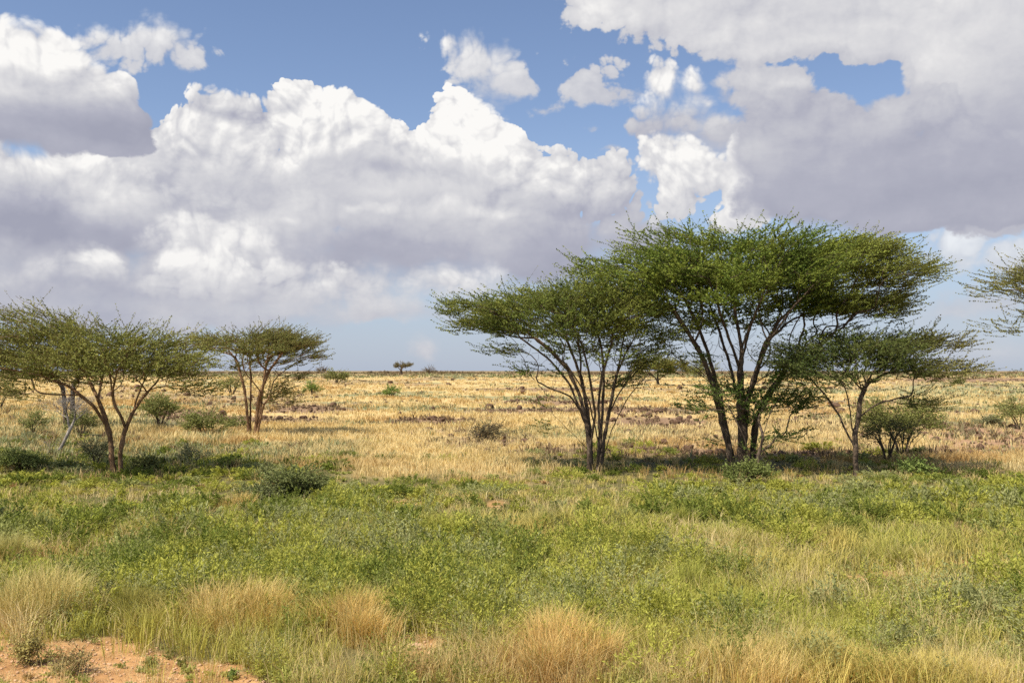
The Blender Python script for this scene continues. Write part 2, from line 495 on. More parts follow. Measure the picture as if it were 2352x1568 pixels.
# ------------------------------------------------------------------ the ground sheet
def build_ground():
    r = np.concatenate([np.linspace(0.0, 5.8, 12), np.exp(np.linspace(math.log(6.0), math.log(420.0), 560)), np.exp(np.linspace(math.log(440), math.log(9000), 22))])
    th = np.radians(np.concatenate([np.linspace(-180, -42, 26)[:-1], np.linspace(-42, 42, 520), np.linspace(42, 180, 26)[1:]]))
    R, T = np.meshgrid(r, th, indexing='ij')
    X, Y = R * np.sin(T), R * np.cos(T)
    q = zones(X, Y)
    Z = q['z']
    V = np.stack([X, Y, Z], -1).reshape(-1, 3)
    nr, nt = R.shape
    i = np.arange(nr - 1)[:, None] * nt + np.arange(nt - 1)[None]
    F = np.stack([i, i + 1, i + nt + 1, i + nt], -1).reshape(-1, 4)[:, ::-1]
    m, n, b = new_mat('savanna_ground', 0.95, 0.1)
    p = n.node('ShaderNodeTexCoord').outputs['Object']
    soil = n.ramp(n.noise(p, 2.2, 8, 0.62), [(0.3, (0.28, 0.145, 0.06)), (0.5, (0.44, 0.245, 0.105)), (0.7, (0.56, 0.345, 0.165))])
    straw = n.ramp(n.noise(p, 4.0, 8, 0.7), [(0.3, (0.34, 0.23, 0.10)), (0.5, (0.52, 0.38, 0.17)), (0.7, (0.68, 0.53, 0.27))])
    lava = n.ramp(n.noise(p, 6.0, 8, 0.7), [(0.3, (0.11, 0.068, 0.045)), (0.5, (0.24, 0.155, 0.095)), (0.7, (0.40, 0.275, 0.16))])
    litter = n.ramp(n.noise(p, 7.0, 8, 0.7), [(0.3, (0.06, 0.055, 0.022)), (0.55, (0.13, 0.115, 0.045)), (0.75, (0.26, 0.19, 0.09))])
    redsoil = n.ramp(n.noise(p, 3.0, 8, 0.7), [(0.3, (0.20, 0.12, 0.07)), (0.5, (0.34, 0.21, 0.125)), (0.7, (0.46, 0.31, 0.18))])
    c = straw
    c = n.mix(attr(n, 'sage', True), c, (0.26, 0.25, 0.13))
    c = n.mix(attr(n, 'rock', True), c, lava)
    c = n.mix(n.m('MULTIPLY', attr(n, 'crest', True), 0.75), c, (0.17, 0.125, 0.07))
    c = n.mix(attr(n, 'bare', True), c, redsoil)
    c = n.mix(attr(n, 'green', True), c, litter)
    c = n.mix(attr(n, 'soil', True), c, soil)
    n.put(b.inputs['Base Color'], c)
    bp = n.node('ShaderNodeBump')
    bp.inputs['Strength'].default_value = 0.8
    bp.inputs['Distance'].default_value = 0.05
    n.put(bp.inputs['Height'], n.m('ADD', n.noise(p, 5.0, 9, 0.7), n.m('MULTIPLY', n.voro(p, 18, 2, 0.5), 0.25)))
    n.t.links.new(bp.outputs[0], b.inputs['Normal'])
    ob = mesh_np('ground', V, [F], m, smooth=True, extra={k: q[k].ravel() for k in ('soil', 'green', 'rock', 'crest', 'bare', 'sage')})
    tag(ob, kind='structure')


build_ground()

# ------------------------------------------------------------------ trees and shrubs
def unit(v):
    return v / np.maximum(np.linalg.norm(v, axis=-1, keepdims=True), 1e-9)


def tube_np(pts, rad, sides):
    """verts and quads of one tapered tube along pts"""
    pts = np.asarray(pts, float)
    t = np.gradient(pts, axis=0)
    t = unit(t)
    ref = np.array([0.31, 0.95, 0.05]) if abs(t[0][2]) > 0.6 else np.array([0.05, 0.1, 1.0])
    u = unit(np.cross(t, ref))
    w = np.cross(t, u)
    a = np.arange(sides) * 2 * math.pi / sides
    V = pts[:, None] + rad[:, None, None] * (np.cos(a)[None, :, None] * u[:, None] + np.sin(a)[None, :, None] * w[:, None])
    n = len(pts)
    i = np.arange(n - 1)[:, None] * sides + np.arange(sides)[None]
    j = np.arange(n - 1)[:, None] * sides + (np.arange(sides)[None] + 1) % sides
    return V.reshape(-1, 3), np.stack([i, j, j + sides, i + sides], -1).reshape(-1, 4)


class Wood:
    def __init__(s):
        s.V, s.F, s.n = [], [], 0
    def add(s, V, F):
        s.V.append(V); s.F.append(F + s.n); s.n += len(V)


def quads(C, A, B, col, cjit, rg):
    """leaf faces: centre C, half axes A and B"""
    V = np.stack([C - A, C - B, C + A, C + B], 1).reshape(-1, 3)
    n = len(C)
    F = np.arange(n * 4).reshape(n, 4)
    c = np.repeat(col * (1 + (rg.random((n, 1)) - 0.5) * cjit), 4, 0)
    return V, F, c


def rand_dir(n, rg):
    return unit(rg.normal(size=(n, 3)))


LIMB_GREEN = (0.075, 0.115, 0.030)


def grow(name, label, cat, base, limbs, vols, npts, trunk_r, group=None, seed=1, tw=(3, 0.45), leaf=(0.03, 12), cols=((0.075, 0.12, 0.028), (0.13, 0.16, 0.045)),
         bf=0.35, updir=0.25, flat=0.6, bark=None, dead=False, tip=0.006, jit=0.05, scale=None, right_col=None, plate=0.42, bare=(), nbare=0, yoff=0, spread=1.0, leafy=1.0):
    """a tree or shrub: limbs are drawn stems (photo px, third number = depth in px), vols the bodies of the crown;
    branches join the crown's points to the stems by the cheapest path, twigs and leaves sit at their ends"""
    rg = np.random.default_rng(seed)
    bx, by, bz = (float(v[0]) for v in at(base[0], base[1]))
    s = math.hypot(by, 0) / FPX if scale is None else scale
    P0_ = np.array([bx, by, bz])

    def w(p):                                   # photo px -> metres from the base
        return np.array([(p[0] - base[0]) * s, (p[2] if len(p) > 2 else 0.0) * s, (base[1] - p[1]) * s])
    N, par, main = [], [], []
    for L in limbs:
        q = [w(p) for p in L]
        q[0] = q[0] + (np.array([0, 0, -0.12]) if abs(q[0][2]) < 0.15 else 0)
        # attach to an existing node if it starts on another limb
        last = -1
        if N and abs(q[0][2]) > 0.16:
            d = np.linalg.norm(np.array(N) - q[0], axis=1)
            last = int(np.argmin(d))
            q[0] = N[last]
        step = max(0.08, 9 * s)
        for a, b in zip(q[:-1], q[1:]):
            k = max(1, int(np.linalg.norm(b - a) / step))
            for i in range(k):
                t = (i + 1) / k
                if last < 0 and i == 0 and a is q[0]:
                    N.append(a.copy()); par.append(-1); main.append(True); last = len(N) - 1
                p = a + (b - a) * t + rg.normal(size=3) * step * jit * 2.0
                N.append(p); par.append(last); main.append(True); last = len(N) - 1
    # crown points
    pts = []
    tot = sum(v[2] * v[3] * v[4] * (v[5] if len(v) > 5 else 1) for v in vols)
    vols = [(v[0], v[1] + yoff) + tuple(v[2:]) for v in vols]
    for v in vols:
        k = max(2, int(npts * v[2] * v[3] * v[4] * (v[5] if len(v) > 5 else 1) / tot))
        c = w((v[0], v[1], v[6] if len(v) > 6 else 0.0))
        R3 = np.array([v[2], v[4], v[3]]) * s
        npl = max(1, int(math.ceil(k / (7.0 if plate < 0.5 else 13.0))))        # foliage sits in small flat plates with gaps between them
        pc = rand_dir(npl, rg) * (rg.random((npl, 1)) ** 0.40)
        pidx = rg.integers(0, npl, k)
        pr = np.minimum(plate, R3[0] * 0.8) * (0.6 + 0.8 * rg.random(npl))
        aa, r_ = rg.random(k) * 6.283, np.sqrt(rg.random(k)) * pr[pidx]
        off = np.stack([np.cos(aa) * r_, np.sin(aa) * r_, rg.normal(size=k) * 0.035 - 0.10 * r_], 1)
        pts.append(c + pc[pidx] * R3 + off)
    nleafy = sum(len(p) for p in pts)
    tb = sum(v[2] * v[3] * v[4] for v in bare)
    for v in bare:
        k = int(nbare * v[2] * v[3] * v[4] / tb)
        d = rand_dir(k, rg) * (rg.random((k, 1)) ** 0.45)
        pts.append(w((v[0], v[1], 0.0)) + d * np.array([v[2], v[4], v[3]]) * s)
    pts = np.concatenate(pts)
    root = np.array(N[0])
    order = np.argsort(np.linalg.norm((pts - root) * np.array([1, 1, 1.2]), axis=1))
    cap = len(N) + len(pts) * 8 + 10
    A = np.zeros((cap, 3)); A[:len(N)] = N
    PL = np.zeros(cap)
    for i in range(len(N)):
        PL[i] = 0 if par[i] < 0 else PL[par[i]] + np.linalg.norm(A[i] - A[par[i]])
    H = max(0.3, pts[:, 2].max())
    n = len(N)
    low = np.zeros(cap)                          # joining right at the foot of a stem is dear
    low[:n] = np.maximum(0, 0.30 * H - A[:n, 2]) * 1.2
    ends = []
    for k in order:
        p = pts[k]
        dv = p - A[:n]
        d = np.linalg.norm(dv, axis=1)
        cost = d + bf * PL[:n] + low[:n] + np.maximum(0, -dv[:, 2]) * 1.5
        j = int(np.argmin(cost))
        m = max(1, min(6, int(d[j] / max(0.16, 14 * s))))
        last = j
        a = A[j].copy()
        nv = rg.normal(size=3) * d[j] * 0.05
        for i in range(m):
            t = (i + 1) / m
            bow = math.sin(math.pi * t) * np.array([0, 0, d[j] * 0.06]) + math.sin(math.pi * t) * nv
            A[n] = a + (p - a) * t + bow + (rg.normal(size=3) * d[j] * jit * 0.6 if i < m - 1 else 0)
            PL[n] = PL[last] + d[j] / m
            par.append(last); main.append(False); last = n; n += 1
        if k < nleafy:
            ends.append(last)
    A = A[:n]
    # pipe model radii
    kids = [[] for _ in range(n)]
    for i, p in enumerate(par):
        if p >= 0:
            kids[p].append(i)
    cnt = np.zeros(n)
    for i in range(n - 1, -1, -1):
        if not kids[i]:
            cnt[i] = 1.0
        else:
            cnt[i] = max(cnt[i], 1.0)
        if par[i] >= 0:
            cnt[par[i]] += cnt[i]
    roots = [i for i in range(n) if par[i] < 0]
    mx = max(cnt[i] for i in roots)
    ex = math.log(max(trunk_r / tip, 1.5)) / math.log(mx)
    rad = tip * cnt ** ex
    wood = Wood()
    done = np.zeros(n, bool)
    stack = [(r, -1) for r in roots]
    while stack:
        i, p = stack.pop()
        ch = [p, i] if p >= 0 else [i]
        cur = i
        while kids[cur]:
            ks = sorted(kids[cur], key=lambda q_: -cnt[q_])
            for o in ks[1:]:
                stack.append((o, cur))
            cur = ks[0]
            ch.append(cur)
        P = A[ch]
        Rr = rad[ch].copy()
        if p >= 0:
            Rr[0] = Rr[1]
        else:
            Rr[0] *= 1.8
            if len(Rr) > 3: Rr[1] *= 1.45; Rr[2] *= 1.15
        if len(P) < 2:
            continue
        if len(P) > 3:
            P[1:-1] = P[1:-1] * 0.5 + (P[:-2] + P[2:]) * 0.25
        sides = 12 if Rr[0] > 0.05 else (5 if Rr[0] > 0.015 else 3)
        if Rr[0] > 0.04:                          # a knobbly, fluted stem
            Rr = Rr * (1 + 0.10 * rg.normal(size=len(Rr)).clip(-1.5, 1.5))
        V_, F_ = tube_np(P, Rr, sides)
        if sides > 5:                             # flutes and swellings
            ctr = np.repeat(P, sides, 0)
            al = np.tile(np.arange(sides), len(P)) * (6.283 / sides)
            ln = np.repeat(np.cumsum(np.r_[0, np.linalg.norm(np.diff(P, axis=0), axis=1)]), sides)
            k_ = 1 + 0.55 * (fbm(np.cos(al) * 1.6 + 5 + seed, np.sin(al) * 1.6 + ln * 1.1, seed, 3) - 0.5)
            V_ = ctr + (V_ - ctr) * k_[:, None]
        wood.add(V_, F_)
    # twigs
    ends = np.array(ends)
    E = A[ends]
    Pd = unit(E - A[np.array(par)[ends]])
    nt = tw[0]
    E = np.repeat(E, nt, 0); Pd = np.repeat(Pd, nt, 0)
    m = len(E)
    cen = np.array([root[0], root[1], 0])
    out = E - cen; out[:, 2] = 0
    rr = np.linalg.norm(out, axis=1, keepdims=True)
    out = out / np.maximum(rr, 0.4)
    up = np.zeros((m, 3)); up[:, 2] = updir * (0.35 + 1.3 * sm(E[:, 2] / H, 0.72, 1.0))
    d = unit(Pd * np.array([0.5, 0.5, 0.2]) + out * 0.9 * spread + up + rg.normal(size=(m, 3)).clip(-1.8, 1.8) * np.array([0.6, 0.6, 0.6 * flat]))
    Ltw = tw[1] * (0.5 + rg.random(m))
    E = E + rg.normal(size=(m, 3)) * tw[1] * 0.18
    K = 4
    bend = rg.normal(size=(m, 3)) * 0.12
    TP = []
    for i in range(K + 1):
        t = i / K
        TP.append(E + d * (Ltw * t)[:, None] + bend * (Ltw * t * t)[:, None] + np.array([0, 0, 0.16]) * (Ltw * t * t)[:, None])
    TP = np.stack(TP, 1)                          # m, K+1, 3
    tr = tip * np.linspace(0.8, 0.3, K + 1)
    tt = d
    u = unit(np.cross(tt, np.array([0.1, 0.2, 1.0]))); v = np.cross(tt, u)
    ang = np.arange(3) * 2.0944
    ring = (np.cos(ang)[None, :, None] * u[:, None] + np.sin(ang)[None, :, None] * v[:, None])
    TV = TP[:, :, None] + tr[None, :, None, None] * ring[:, None]
    b0 = (np.arange(m) * (K + 1) * 3)[:, None, None]
    i0 = np.arange(K)[None, :, None] * 3
    j0 = np.arange(3)[None, None]
    TF = np.stack([b0 + i0 + j0, b0 + i0 + (j0 + 1) % 3, b0 + i0 + (j0 + 1) % 3 + 3, b0 + i0 + j0 + 3], -1).reshape(-1, 4)
    wood.add(TV.reshape(-1, 3), TF)
    t = empty(name, P0_)
    tag(t, label, cat, group)
    mesh_np('trunk', np.concatenate(wood.V), [np.concatenate(wood.F)], bark or M_BARK, t, smooth=True)
    if dead:
        return t
    # leaves along the twigs, and a few on the branchlets
    nl = leaf[1]
    sel = rg.random((m, nl)) < leafy
    tpar = (np.arange(nl) + rg.random((m, nl))) / nl
    keep = sel.ravel()
    tpar = tpar.ravel()[keep]
    idx = np.repeat(np.arange(m), nl)[keep]
    f = tpar * K
    i = np.minimum(f.astype(int), K - 1)
    fr = (f - i)[:, None]
    C = TP[idx, i] * (1 - fr) + TP[idx, i + 1] * fr
    C = C + rg.normal(size=C.shape) * leaf[0] * 0.4
    twig_dir = d[idx]
    a = unit(twig_dir * 0.35 + rand_dir(len(C), rg))
    bvec = unit(np.cross(a, unit(rand_dir(len(C), rg) + np.array([0, -0.35, 0.5]))))
    sz = leaf[0] * (0.6 + 0.8 * rg.random((len(C), 1)))
    c0, c1 = np.array(cols[0]), np.array(cols[1])
    clump = np.clip(fbm(C[:, 0] * 1.4 + seed, C[:, 1] * 1.4 + C[:, 2] * 1.9, seed, 3) * 2.2 - 0.6, 0, 1)[:, None]
    tip_new = (tpar[:, None] > 0.7) * 0.25
    col = c0 + (c1 - c0) * np.clip(clump * 0.75 + tip_new + 0.25 * (rg.random((len(C), 1)) - 0.5), 0, 1)
    if right_col is not None:
        k = sm(C[:, 0:1], right_col[0] * s, right_col[1] * s)
        col = col * (1 - k) + np.array(right_col[2]) * (0.75 + 0.5 * clump) * k
    V, F, c = quads(C, a * sz, bvec * sz * 0.5, col, 0.5, rg)
    mesh_np('crown', V, [F], M_LEAF, t, colors=c)
    return t


# --- the big spreading acacia right of the middle
grow('acacia_tree', 'largest dark green umbrella acacia with a wide flat crown and several thick stems', 'tree', (1693, 1082),
     [[(1682, 1082, 0), (1672, 1020), (1660, 960, 8), (1640, 880, 14), (1618, 820, 10), (1580, 760, 0), (1530, 690, -20), (1470, 640, -40)],
      [(1690, 1082, 10), (1678, 1000, 30), (1664, 900, 50), (1636, 800, 60), (1610, 720, 80), (1560, 620, 120)],
      [(1700, 1082, -8), (1704, 1010, -8), (1700, 940, -6), (1702, 860, 0), (1706, 800, 4), (1694, 720, 10), (1680, 640, 0), (1650, 560, 0)],
      [(1704, 1082, 6), (1714, 1000, 20), (1724, 920, 30), (1746, 850, 20), (1760, 790, 0), (1790, 730, -30), (1850, 670, -60), (1930, 610, -80)],
      [(1702, 900, 0), (1730, 880, -30), (1790, 830, -60), (1860, 780, -60), (1960, 730, -40), (2050, 700, 0)],
      [(1706, 800, 4), (1740, 730, 40), (1790, 660, 90), (1830, 600, 120)],
      [(1760, 790, 0), (1820, 740, 40), (1910, 700, 90), (2020, 660, 120)],
      [(1690, 850, 0), (1665, 770, -40), (1630, 700, -90), (1600, 640, -140), (1560, 590, -160)],
      [(1704, 830, -6), (1712, 750, -60), (1730, 670, -130), (1760, 600, -180)],
      [(1678, 1030, 10), (1655, 950, -30), (1625, 880, -60), (1585, 840, -80), (1540, 800, -90)],
      [(1712, 960, -6), (1722, 860, -50), (1750, 780, -90), (1800, 700, -120), (1860, 640, -130)],
      [(1700, 930, 0), (1690, 830, 60), (1672, 740, 110), (1650, 660, 150)],
      [(1640, 880, 14), (1600, 850, 20), (1560, 820, 30)],
      [(1730, 1078, 20), (1738, 1020, 30), (1745, 960, 30), (1775, 900, 20), (1800, 860, 0)]],
     [(1740, 600, 330, 72, 300, 1.1), (1580, 600, 210, 60, 220), (1930, 610, 180, 70, 210, 1.1), (1740, 532, 260, 18, 230, 1.9), (1560, 548, 110, 16, 110, 1.6), (1900, 552, 120, 18, 130, 1.6), (1470, 610, 130, 46, 130, 1.2), (1440, 690, 90, 50, 90, .7),
      (1700, 660, 240, 36, 220, 1.0), (1990, 680, 120, 34, 150), (1900, 690, 160, 34, 150), (1600, 690, 90, 50, 120, .8), (1560, 760, 60, 40, 60, .7), (1820, 720, 130, 40, 130, .7),
      (1960, 740, 90, 12, 80, .6), (2030, 660, 70, 34, 80), (2050, 590, 50, 18, 60, 1.3), (2050, 640, 50, 20, 60, 1.1), (1560, 830, 60, 18, 40, .7), (1660, 800, 70, 30, 80, .35), (1800, 800, 80, 30, 80, .4), (1380, 600, 60, 24, 60, 1.1), (1350, 640, 50, 16, 50, 1.2)],
     1750, 0.105, plate=0.75, yoff=26, bare=[(1690, 790, 170, 70, 150), (1850, 760, 130, 40, 100), (1560, 770, 70, 50, 60), (1700, 900, 90, 60, 60)], nbare=300, seed=3, tw=(5, 0.50), leaf=(0.025, 30), cols=((0.09, 0.145, 0.026), (0.26, 0.30, 0.055)), bf=0.30, updir=0.07, flat=0.22,
     right_col=(150, 430, (0.22, 0.225, 0.06)), tip=0.004)
# lower skirts of the same clump: a young acacia growing against its foot
grow('acacia_sapling', 'leafy young acacia sapling growing against the foot of the largest acacia', 'tree', (1722, 1086),
     [[(1722, 1086, -40), (1740, 1010, -40), (1760, 940, -50), (1800, 880, -60)], [(1722, 1080, -40), (1700, 1010, -60), (1660, 930, -70), (1600, 890, -80)], [(1730, 1040, -40), (1780, 1000, -40), (1820, 990, -40)]],
     [(1780, 920, 80, 40, 60, .5), (1810, 870, 60, 22, 50, .6), (1620, 900, 60, 22, 40, .8), (1700, 880, 40, 20, 40, .6), (1780, 1000, 50, 16, 30, 1), (1740, 960, 40, 24, 40), (1720, 1030, 40, 14, 30, .8), (1830, 840, 50, 20, 40, .6), (1600, 930, 50, 16, 40, .8), (1640, 1010, 30, 10, 30, .6), (1830, 920, 60, 20, 50, 1)],
     170, 0.04, seed=5, tw=(4, 0.40), leaf=(0.026, 20), cols=((0.085, 0.15, 0.03), (0.19, 0.25, 0.06)), updir=0.15, tip=0.005)
# --- the vase-shaped acacia in the middle
grow('acacia_tree', 'vase shaped green acacia with many dark stems left of the largest acacia', 'tree', (1366, 1080),
     [[(1356, 1080, 0), (1354, 1010), (1346, 960, 10), (1330, 900, 14), (1306, 850, 10), (1260, 800, 0), (1200, 756, -10), (1130, 715, -10)],
      [(1360, 1080, 10), (1358, 1000, 20), (1350, 930, 30), (1336, 860, 40), (1310, 790, 60), (1280, 720, 70)],
      [(1372, 1080, -6), (1376, 1000, -10), (1372, 930, -20), (1380, 860, -40), (1400, 790, -60), (1400, 720, -80)],
      [(1378, 1080, 4), (1388, 1010, 10), (1400, 950, 10), (1412, 880, 10), (1440, 810, 10), (1480, 740, 10), (1510, 690, 0)],
      [(1376, 1080, 8), (1384, 990, 30), (1392, 900, 50), (1390, 800, 70), (1370, 720, 90)],
      [(1372, 1020, -8), (1350, 920, -50), (1300, 840, -80), (1230, 780, -90), (1160, 760, -80)],
      [(1400, 950, 10), (1440, 880, 30), (1500, 820, 30), (1550, 780, 20)],
      [(1346, 960, 10), (1310, 910, -10), (1260, 890, -20), (1220, 870, -30)],
      [(1382, 1060, 0), (1406, 980, -20), (1440, 910, -40), (1490, 850, -50), (1550, 800, -50)],
      [(1360, 1040, 0), (1366, 950, -20), (1350, 860, -50), (1330, 790, -80), (1290, 720, -90)],
      [(1386, 1020, 10), (1410, 930, 50), (1430, 840, 80), (1450, 750, 100)],
      [(1346, 980, 10), (1310, 880, 40), (1260, 820, 60), (1190, 770, 70)],
      [(1350, 1040, 0), (1320, 1000, -20), (1280, 960, -20), (1262, 945, -20)]],
     [(1290, 700, 220, 56, 190, 1.2), (1400, 690, 160, 60, 170), (1150, 700, 110, 38, 110, 1.1), (1350, 655, 140, 26, 120, 1.2), (1480, 740, 80, 60, 100, .8), (1180, 770, 100, 22, 70, .5), (1070, 715, 42, 22, 60, 1.2),
      (1370, 770, 120, 44, 120, .7), (1520, 800, 50, 30, 60, .6), (1200, 830, 60, 14, 50, .5), (1260, 905, 46, 14, 30, .7), (1280, 960, 30, 16, 30, .5), (1440, 850, 50, 40, 60, .4), (1380, 850, 90, 34, 80, .35), (1280, 840, 70, 24, 70, .35), (1190, 735, 90, 26, 80, .9)],
     980, 0.072, plate=0.65, yoff=22, bare=[(1350, 830, 160, 70, 120), (1200, 790, 90, 30, 60), (1480, 830, 70, 40, 60)], nbare=240, seed=11, tw=(4, 0.48), leaf=(0.024, 28), cols=((0.095, 0.135, 0.03), (0.26, 0.28, 0.065)), bf=0.28, updir=0.10, flat=0.22, tip=0.004)
# --- smaller forked acacia on the right
grow('acacia_tree', 'small forked acacia with layered olive branches right of the largest acacia', 'tree', (1968, 1092),
     [[(1967, 1092, 0), (1966, 1040), (1964, 1000), (1972, 960, -4), (1972, 920, -10), (1990, 880, -10), (2010, 845, -10), (2060, 810, -10), (2120, 780, -10)],
      [(1964, 1030, 0), (1948, 990, 10), (1930, 950, 14), (1900, 905, 14), (1872, 875, 10), (1850, 850, 0)],
      [(1962, 1005, 0), (1950, 965, -20), (1938, 920, -40), (1920, 880, -60), (1900, 840, -70)],
      [(1980, 900, -10), (1960, 860, 30), (1940, 820, 60), (1940, 790, 70)],
      [(1995, 880, -10), (2040, 860, 20), (2100, 850, 30), (2170, 840, 30)],
      [(1972, 955, -4), (2000, 930, -30), (2050, 912, -50), (2110, 908, -50)]],
     [(2010, 785, 140, 18, 120, 1), (2120, 775, 90, 14, 70, 1.2), (1930, 840, 100, 34, 90), (2090, 840, 130, 16, 80, 1.1), (1870, 850, 50, 26, 60), (2040, 815, 110, 20, 110, .8), (2070, 915, 66, 9, 40, 1.4), (1890, 810, 60, 20, 70, .7), (1860, 895, 50, 12, 40, .8)],
     480, 0.065, plate=0.6, yoff=4, bare=[(1960, 860, 90, 30, 70)], nbare=60, seed=17, tw=(4, 0.50), leaf=(0.024, 27), cols=((0.08, 0.115, 0.03), (0.175, 0.19, 0.06)), bf=0.25, updir=0.06, flat=0.22, right_col=(60, 240, (0.22, 0.205, 0.065)), tip=0.004)
# --- acacia reaching in from the right edge
grow('acacia_tree', 'olive acacia whose pale branch tips reach in at the right edge of the photo', 'tree', (2520, 1086),
     [[(2520, 1086, 0), (2510, 960, 0), (2480, 840, 0), (2440, 760, -10), (2380, 720, -20)], [(2512, 980, 0), (2530, 860, 40), (2570, 740, 60), (2600, 650, 60)], [(2490, 860, 0), (2450, 740, 30), (2420, 650, 40), (2380, 620, 30)], [(2515, 900, 0), (2540, 760, -60), (2500, 640, -90)]],
     [(2540, 640, 190, 52, 190, 1), (2430, 650, 90, 40, 100, 1), (2350, 738, 80, 10, 50, 1.3), (2460, 720, 110, 26, 100, 1), (2660, 660, 130, 60, 120, .7), (2390, 612, 60, 14, 60, .8), (2360, 680, 50, 10, 40, 1)],
     420, 0.11, plate=0.6, yoff=8, seed=23, tw=(4, 0.60), leaf=(0.024, 30), cols=((0.14, 0.15, 0.04), (0.27, 0.25, 0.08)), bf=0.25, updir=0.05, flat=0.22, tip=0.004)
# --- forked acacia on the left
grow('acacia_tree', 'nearest left acacia with two leaning ochre stems and a sparse yellow green crown', 'tree', (268, 1090),
     [[(262, 1090, 0), (256, 1040), (250, 1000), (240, 955, 0), (215, 910, 10), (190, 860, 14), (160, 810, 10), (110, 770, 0), (50, 740, 0), (-20, 720, 0)],
      [(274, 1090, 4), (276, 1040), (286, 985, 0), (280, 960, -6), (264, 930, -10), (262, 890, -20), (256, 840, -30), (254, 790, -50), (240, 740, -60)],
      [(286, 985, 0), (300, 950, 4), (320, 915, 10), (350, 880, 10), (400, 860, 10), (450, 850, 0)],
      [(300, 948, 4), (312, 890, 20), (330, 850, 40), (350, 800, 60), (380, 750, 60)],
      [(250, 985, 0), (225, 930, -30), (175, 885, -50), (120, 862, -60), (60, 850, -60)],
      [(222, 920, 10), (215, 860, 50), (200, 790, 90), (150, 720, 110)],
      [(262, 900, -20), (290, 850, -60), (330, 800, -90), (370, 770, -100)],
      [(150, 800, 10), (110, 740, 10), (70, 700, 0), (30, 680, 0)]],
     [(230, 790, 230, 46, 190, 1.1), (70, 740, 140, 48, 130, 1), (60, 690, 110, 22, 90, .9), (380, 790, 110, 46, 120, 1), (200, 735, 120, 24, 120, .9), (300, 760, 120, 26, 120, 1), (250, 745, 110, 22, 110, .9), (-50, 760, 100, 60, 120, .8), (430, 850, 70, 24, 60, .9), (90, 860, 80, 14, 60, .9), (350, 745, 50, 18, 60, .8),
      (450, 800, 40, 20, 50, .8), (420, 835, 80, 12, 60, 1), (60, 810, 110, 24, 80, .9), (170, 840, 60, 14, 60, .7)],
     900, 0.064, plate=0.6, yoff=34, bare=[(250, 850, 130, 40, 110), (120, 830, 80, 30, 60)], nbare=150, seed=29, tw=(4, 0.50), leaf=(0.022, 25), cols=((0.155, 0.175, 0.045), (0.30, 0.30, 0.085)), bf=0.25, updir=0.17, flat=0.35, bark=M_BARKO, tip=0.004)
# --- acacia left of centre
grow('acacia_tree', 'multi stemmed acacia with a flat even crown behind and right of the nearest left acacia', 'tree', (578, 998),
     [[(572, 998, 0), (568, 950), (562, 900, 0), (552, 860, 0), (540, 820, 0), (510, 790, 0)],
      [(574, 998, 4), (572, 930, 10), (572, 870, 14), (566, 810, 20)],
      [(588, 998, 0), (590, 940, -4), (602, 890, -10), (620, 850, -10), (650, 810, -10), (680, 785, 0)],
      [(590, 998, 6), (594, 930, 14), (600, 870, 24), (604, 810, 34)],
      [(590, 990, -4), (606, 930, -10), (640, 890, -20), (665, 870, -20)]],
     [(580, 778, 140, 28, 120, 1.2), (490, 765, 60, 18, 60, 1), (670, 785, 66, 24, 70, 1), (620, 805, 90, 26, 90, .7), (690, 828, 40, 12, 40, .8), (640, 895, 50, 34, 40, .8), (630, 860, 40, 20, 40, .5), (525, 835, 50, 14, 40, .6)],
     500, 0.068, plate=0.6, yoff=10, bare=[(590, 860, 70, 40, 60)], nbare=90, seed=31, tw=(4, 0.48), leaf=(0.027, 24), cols=((0.135, 0.145, 0.045), (0.235, 0.235, 0.075)), bf=0.25, updir=0.15, flat=0.22, bark=M_BARKO, tip=0.007)
# --- acacia behind the nearest left one
grow('acacia_tree', 'distant dark stemmed acacia half hidden behind the crown of the nearest left acacia', 'tree', (158, 985),
     [[(150, 985, 0), (148, 940), (144, 890, 0), (120, 860, 0), (90, 835, 0)], [(160, 985, 0), (166, 930, 0), (168, 880, 0), (190, 850, 0), (230, 820, 0)]],
     [(150, 825, 150, 20, 90, 1), (70, 815, 80, 20, 70, 1), (250, 830, 70, 24, 70, .8), (60, 850, 60, 12, 50, .7)],
     260, 0.09, seed=37, tw=(4, 0.45), leaf=(0.036, 16), cols=((0.08, 0.10, 0.036), (0.13, 0.14, 0.055)), bf=0.25, updir=0.1, flat=0.22, tip=0.006)

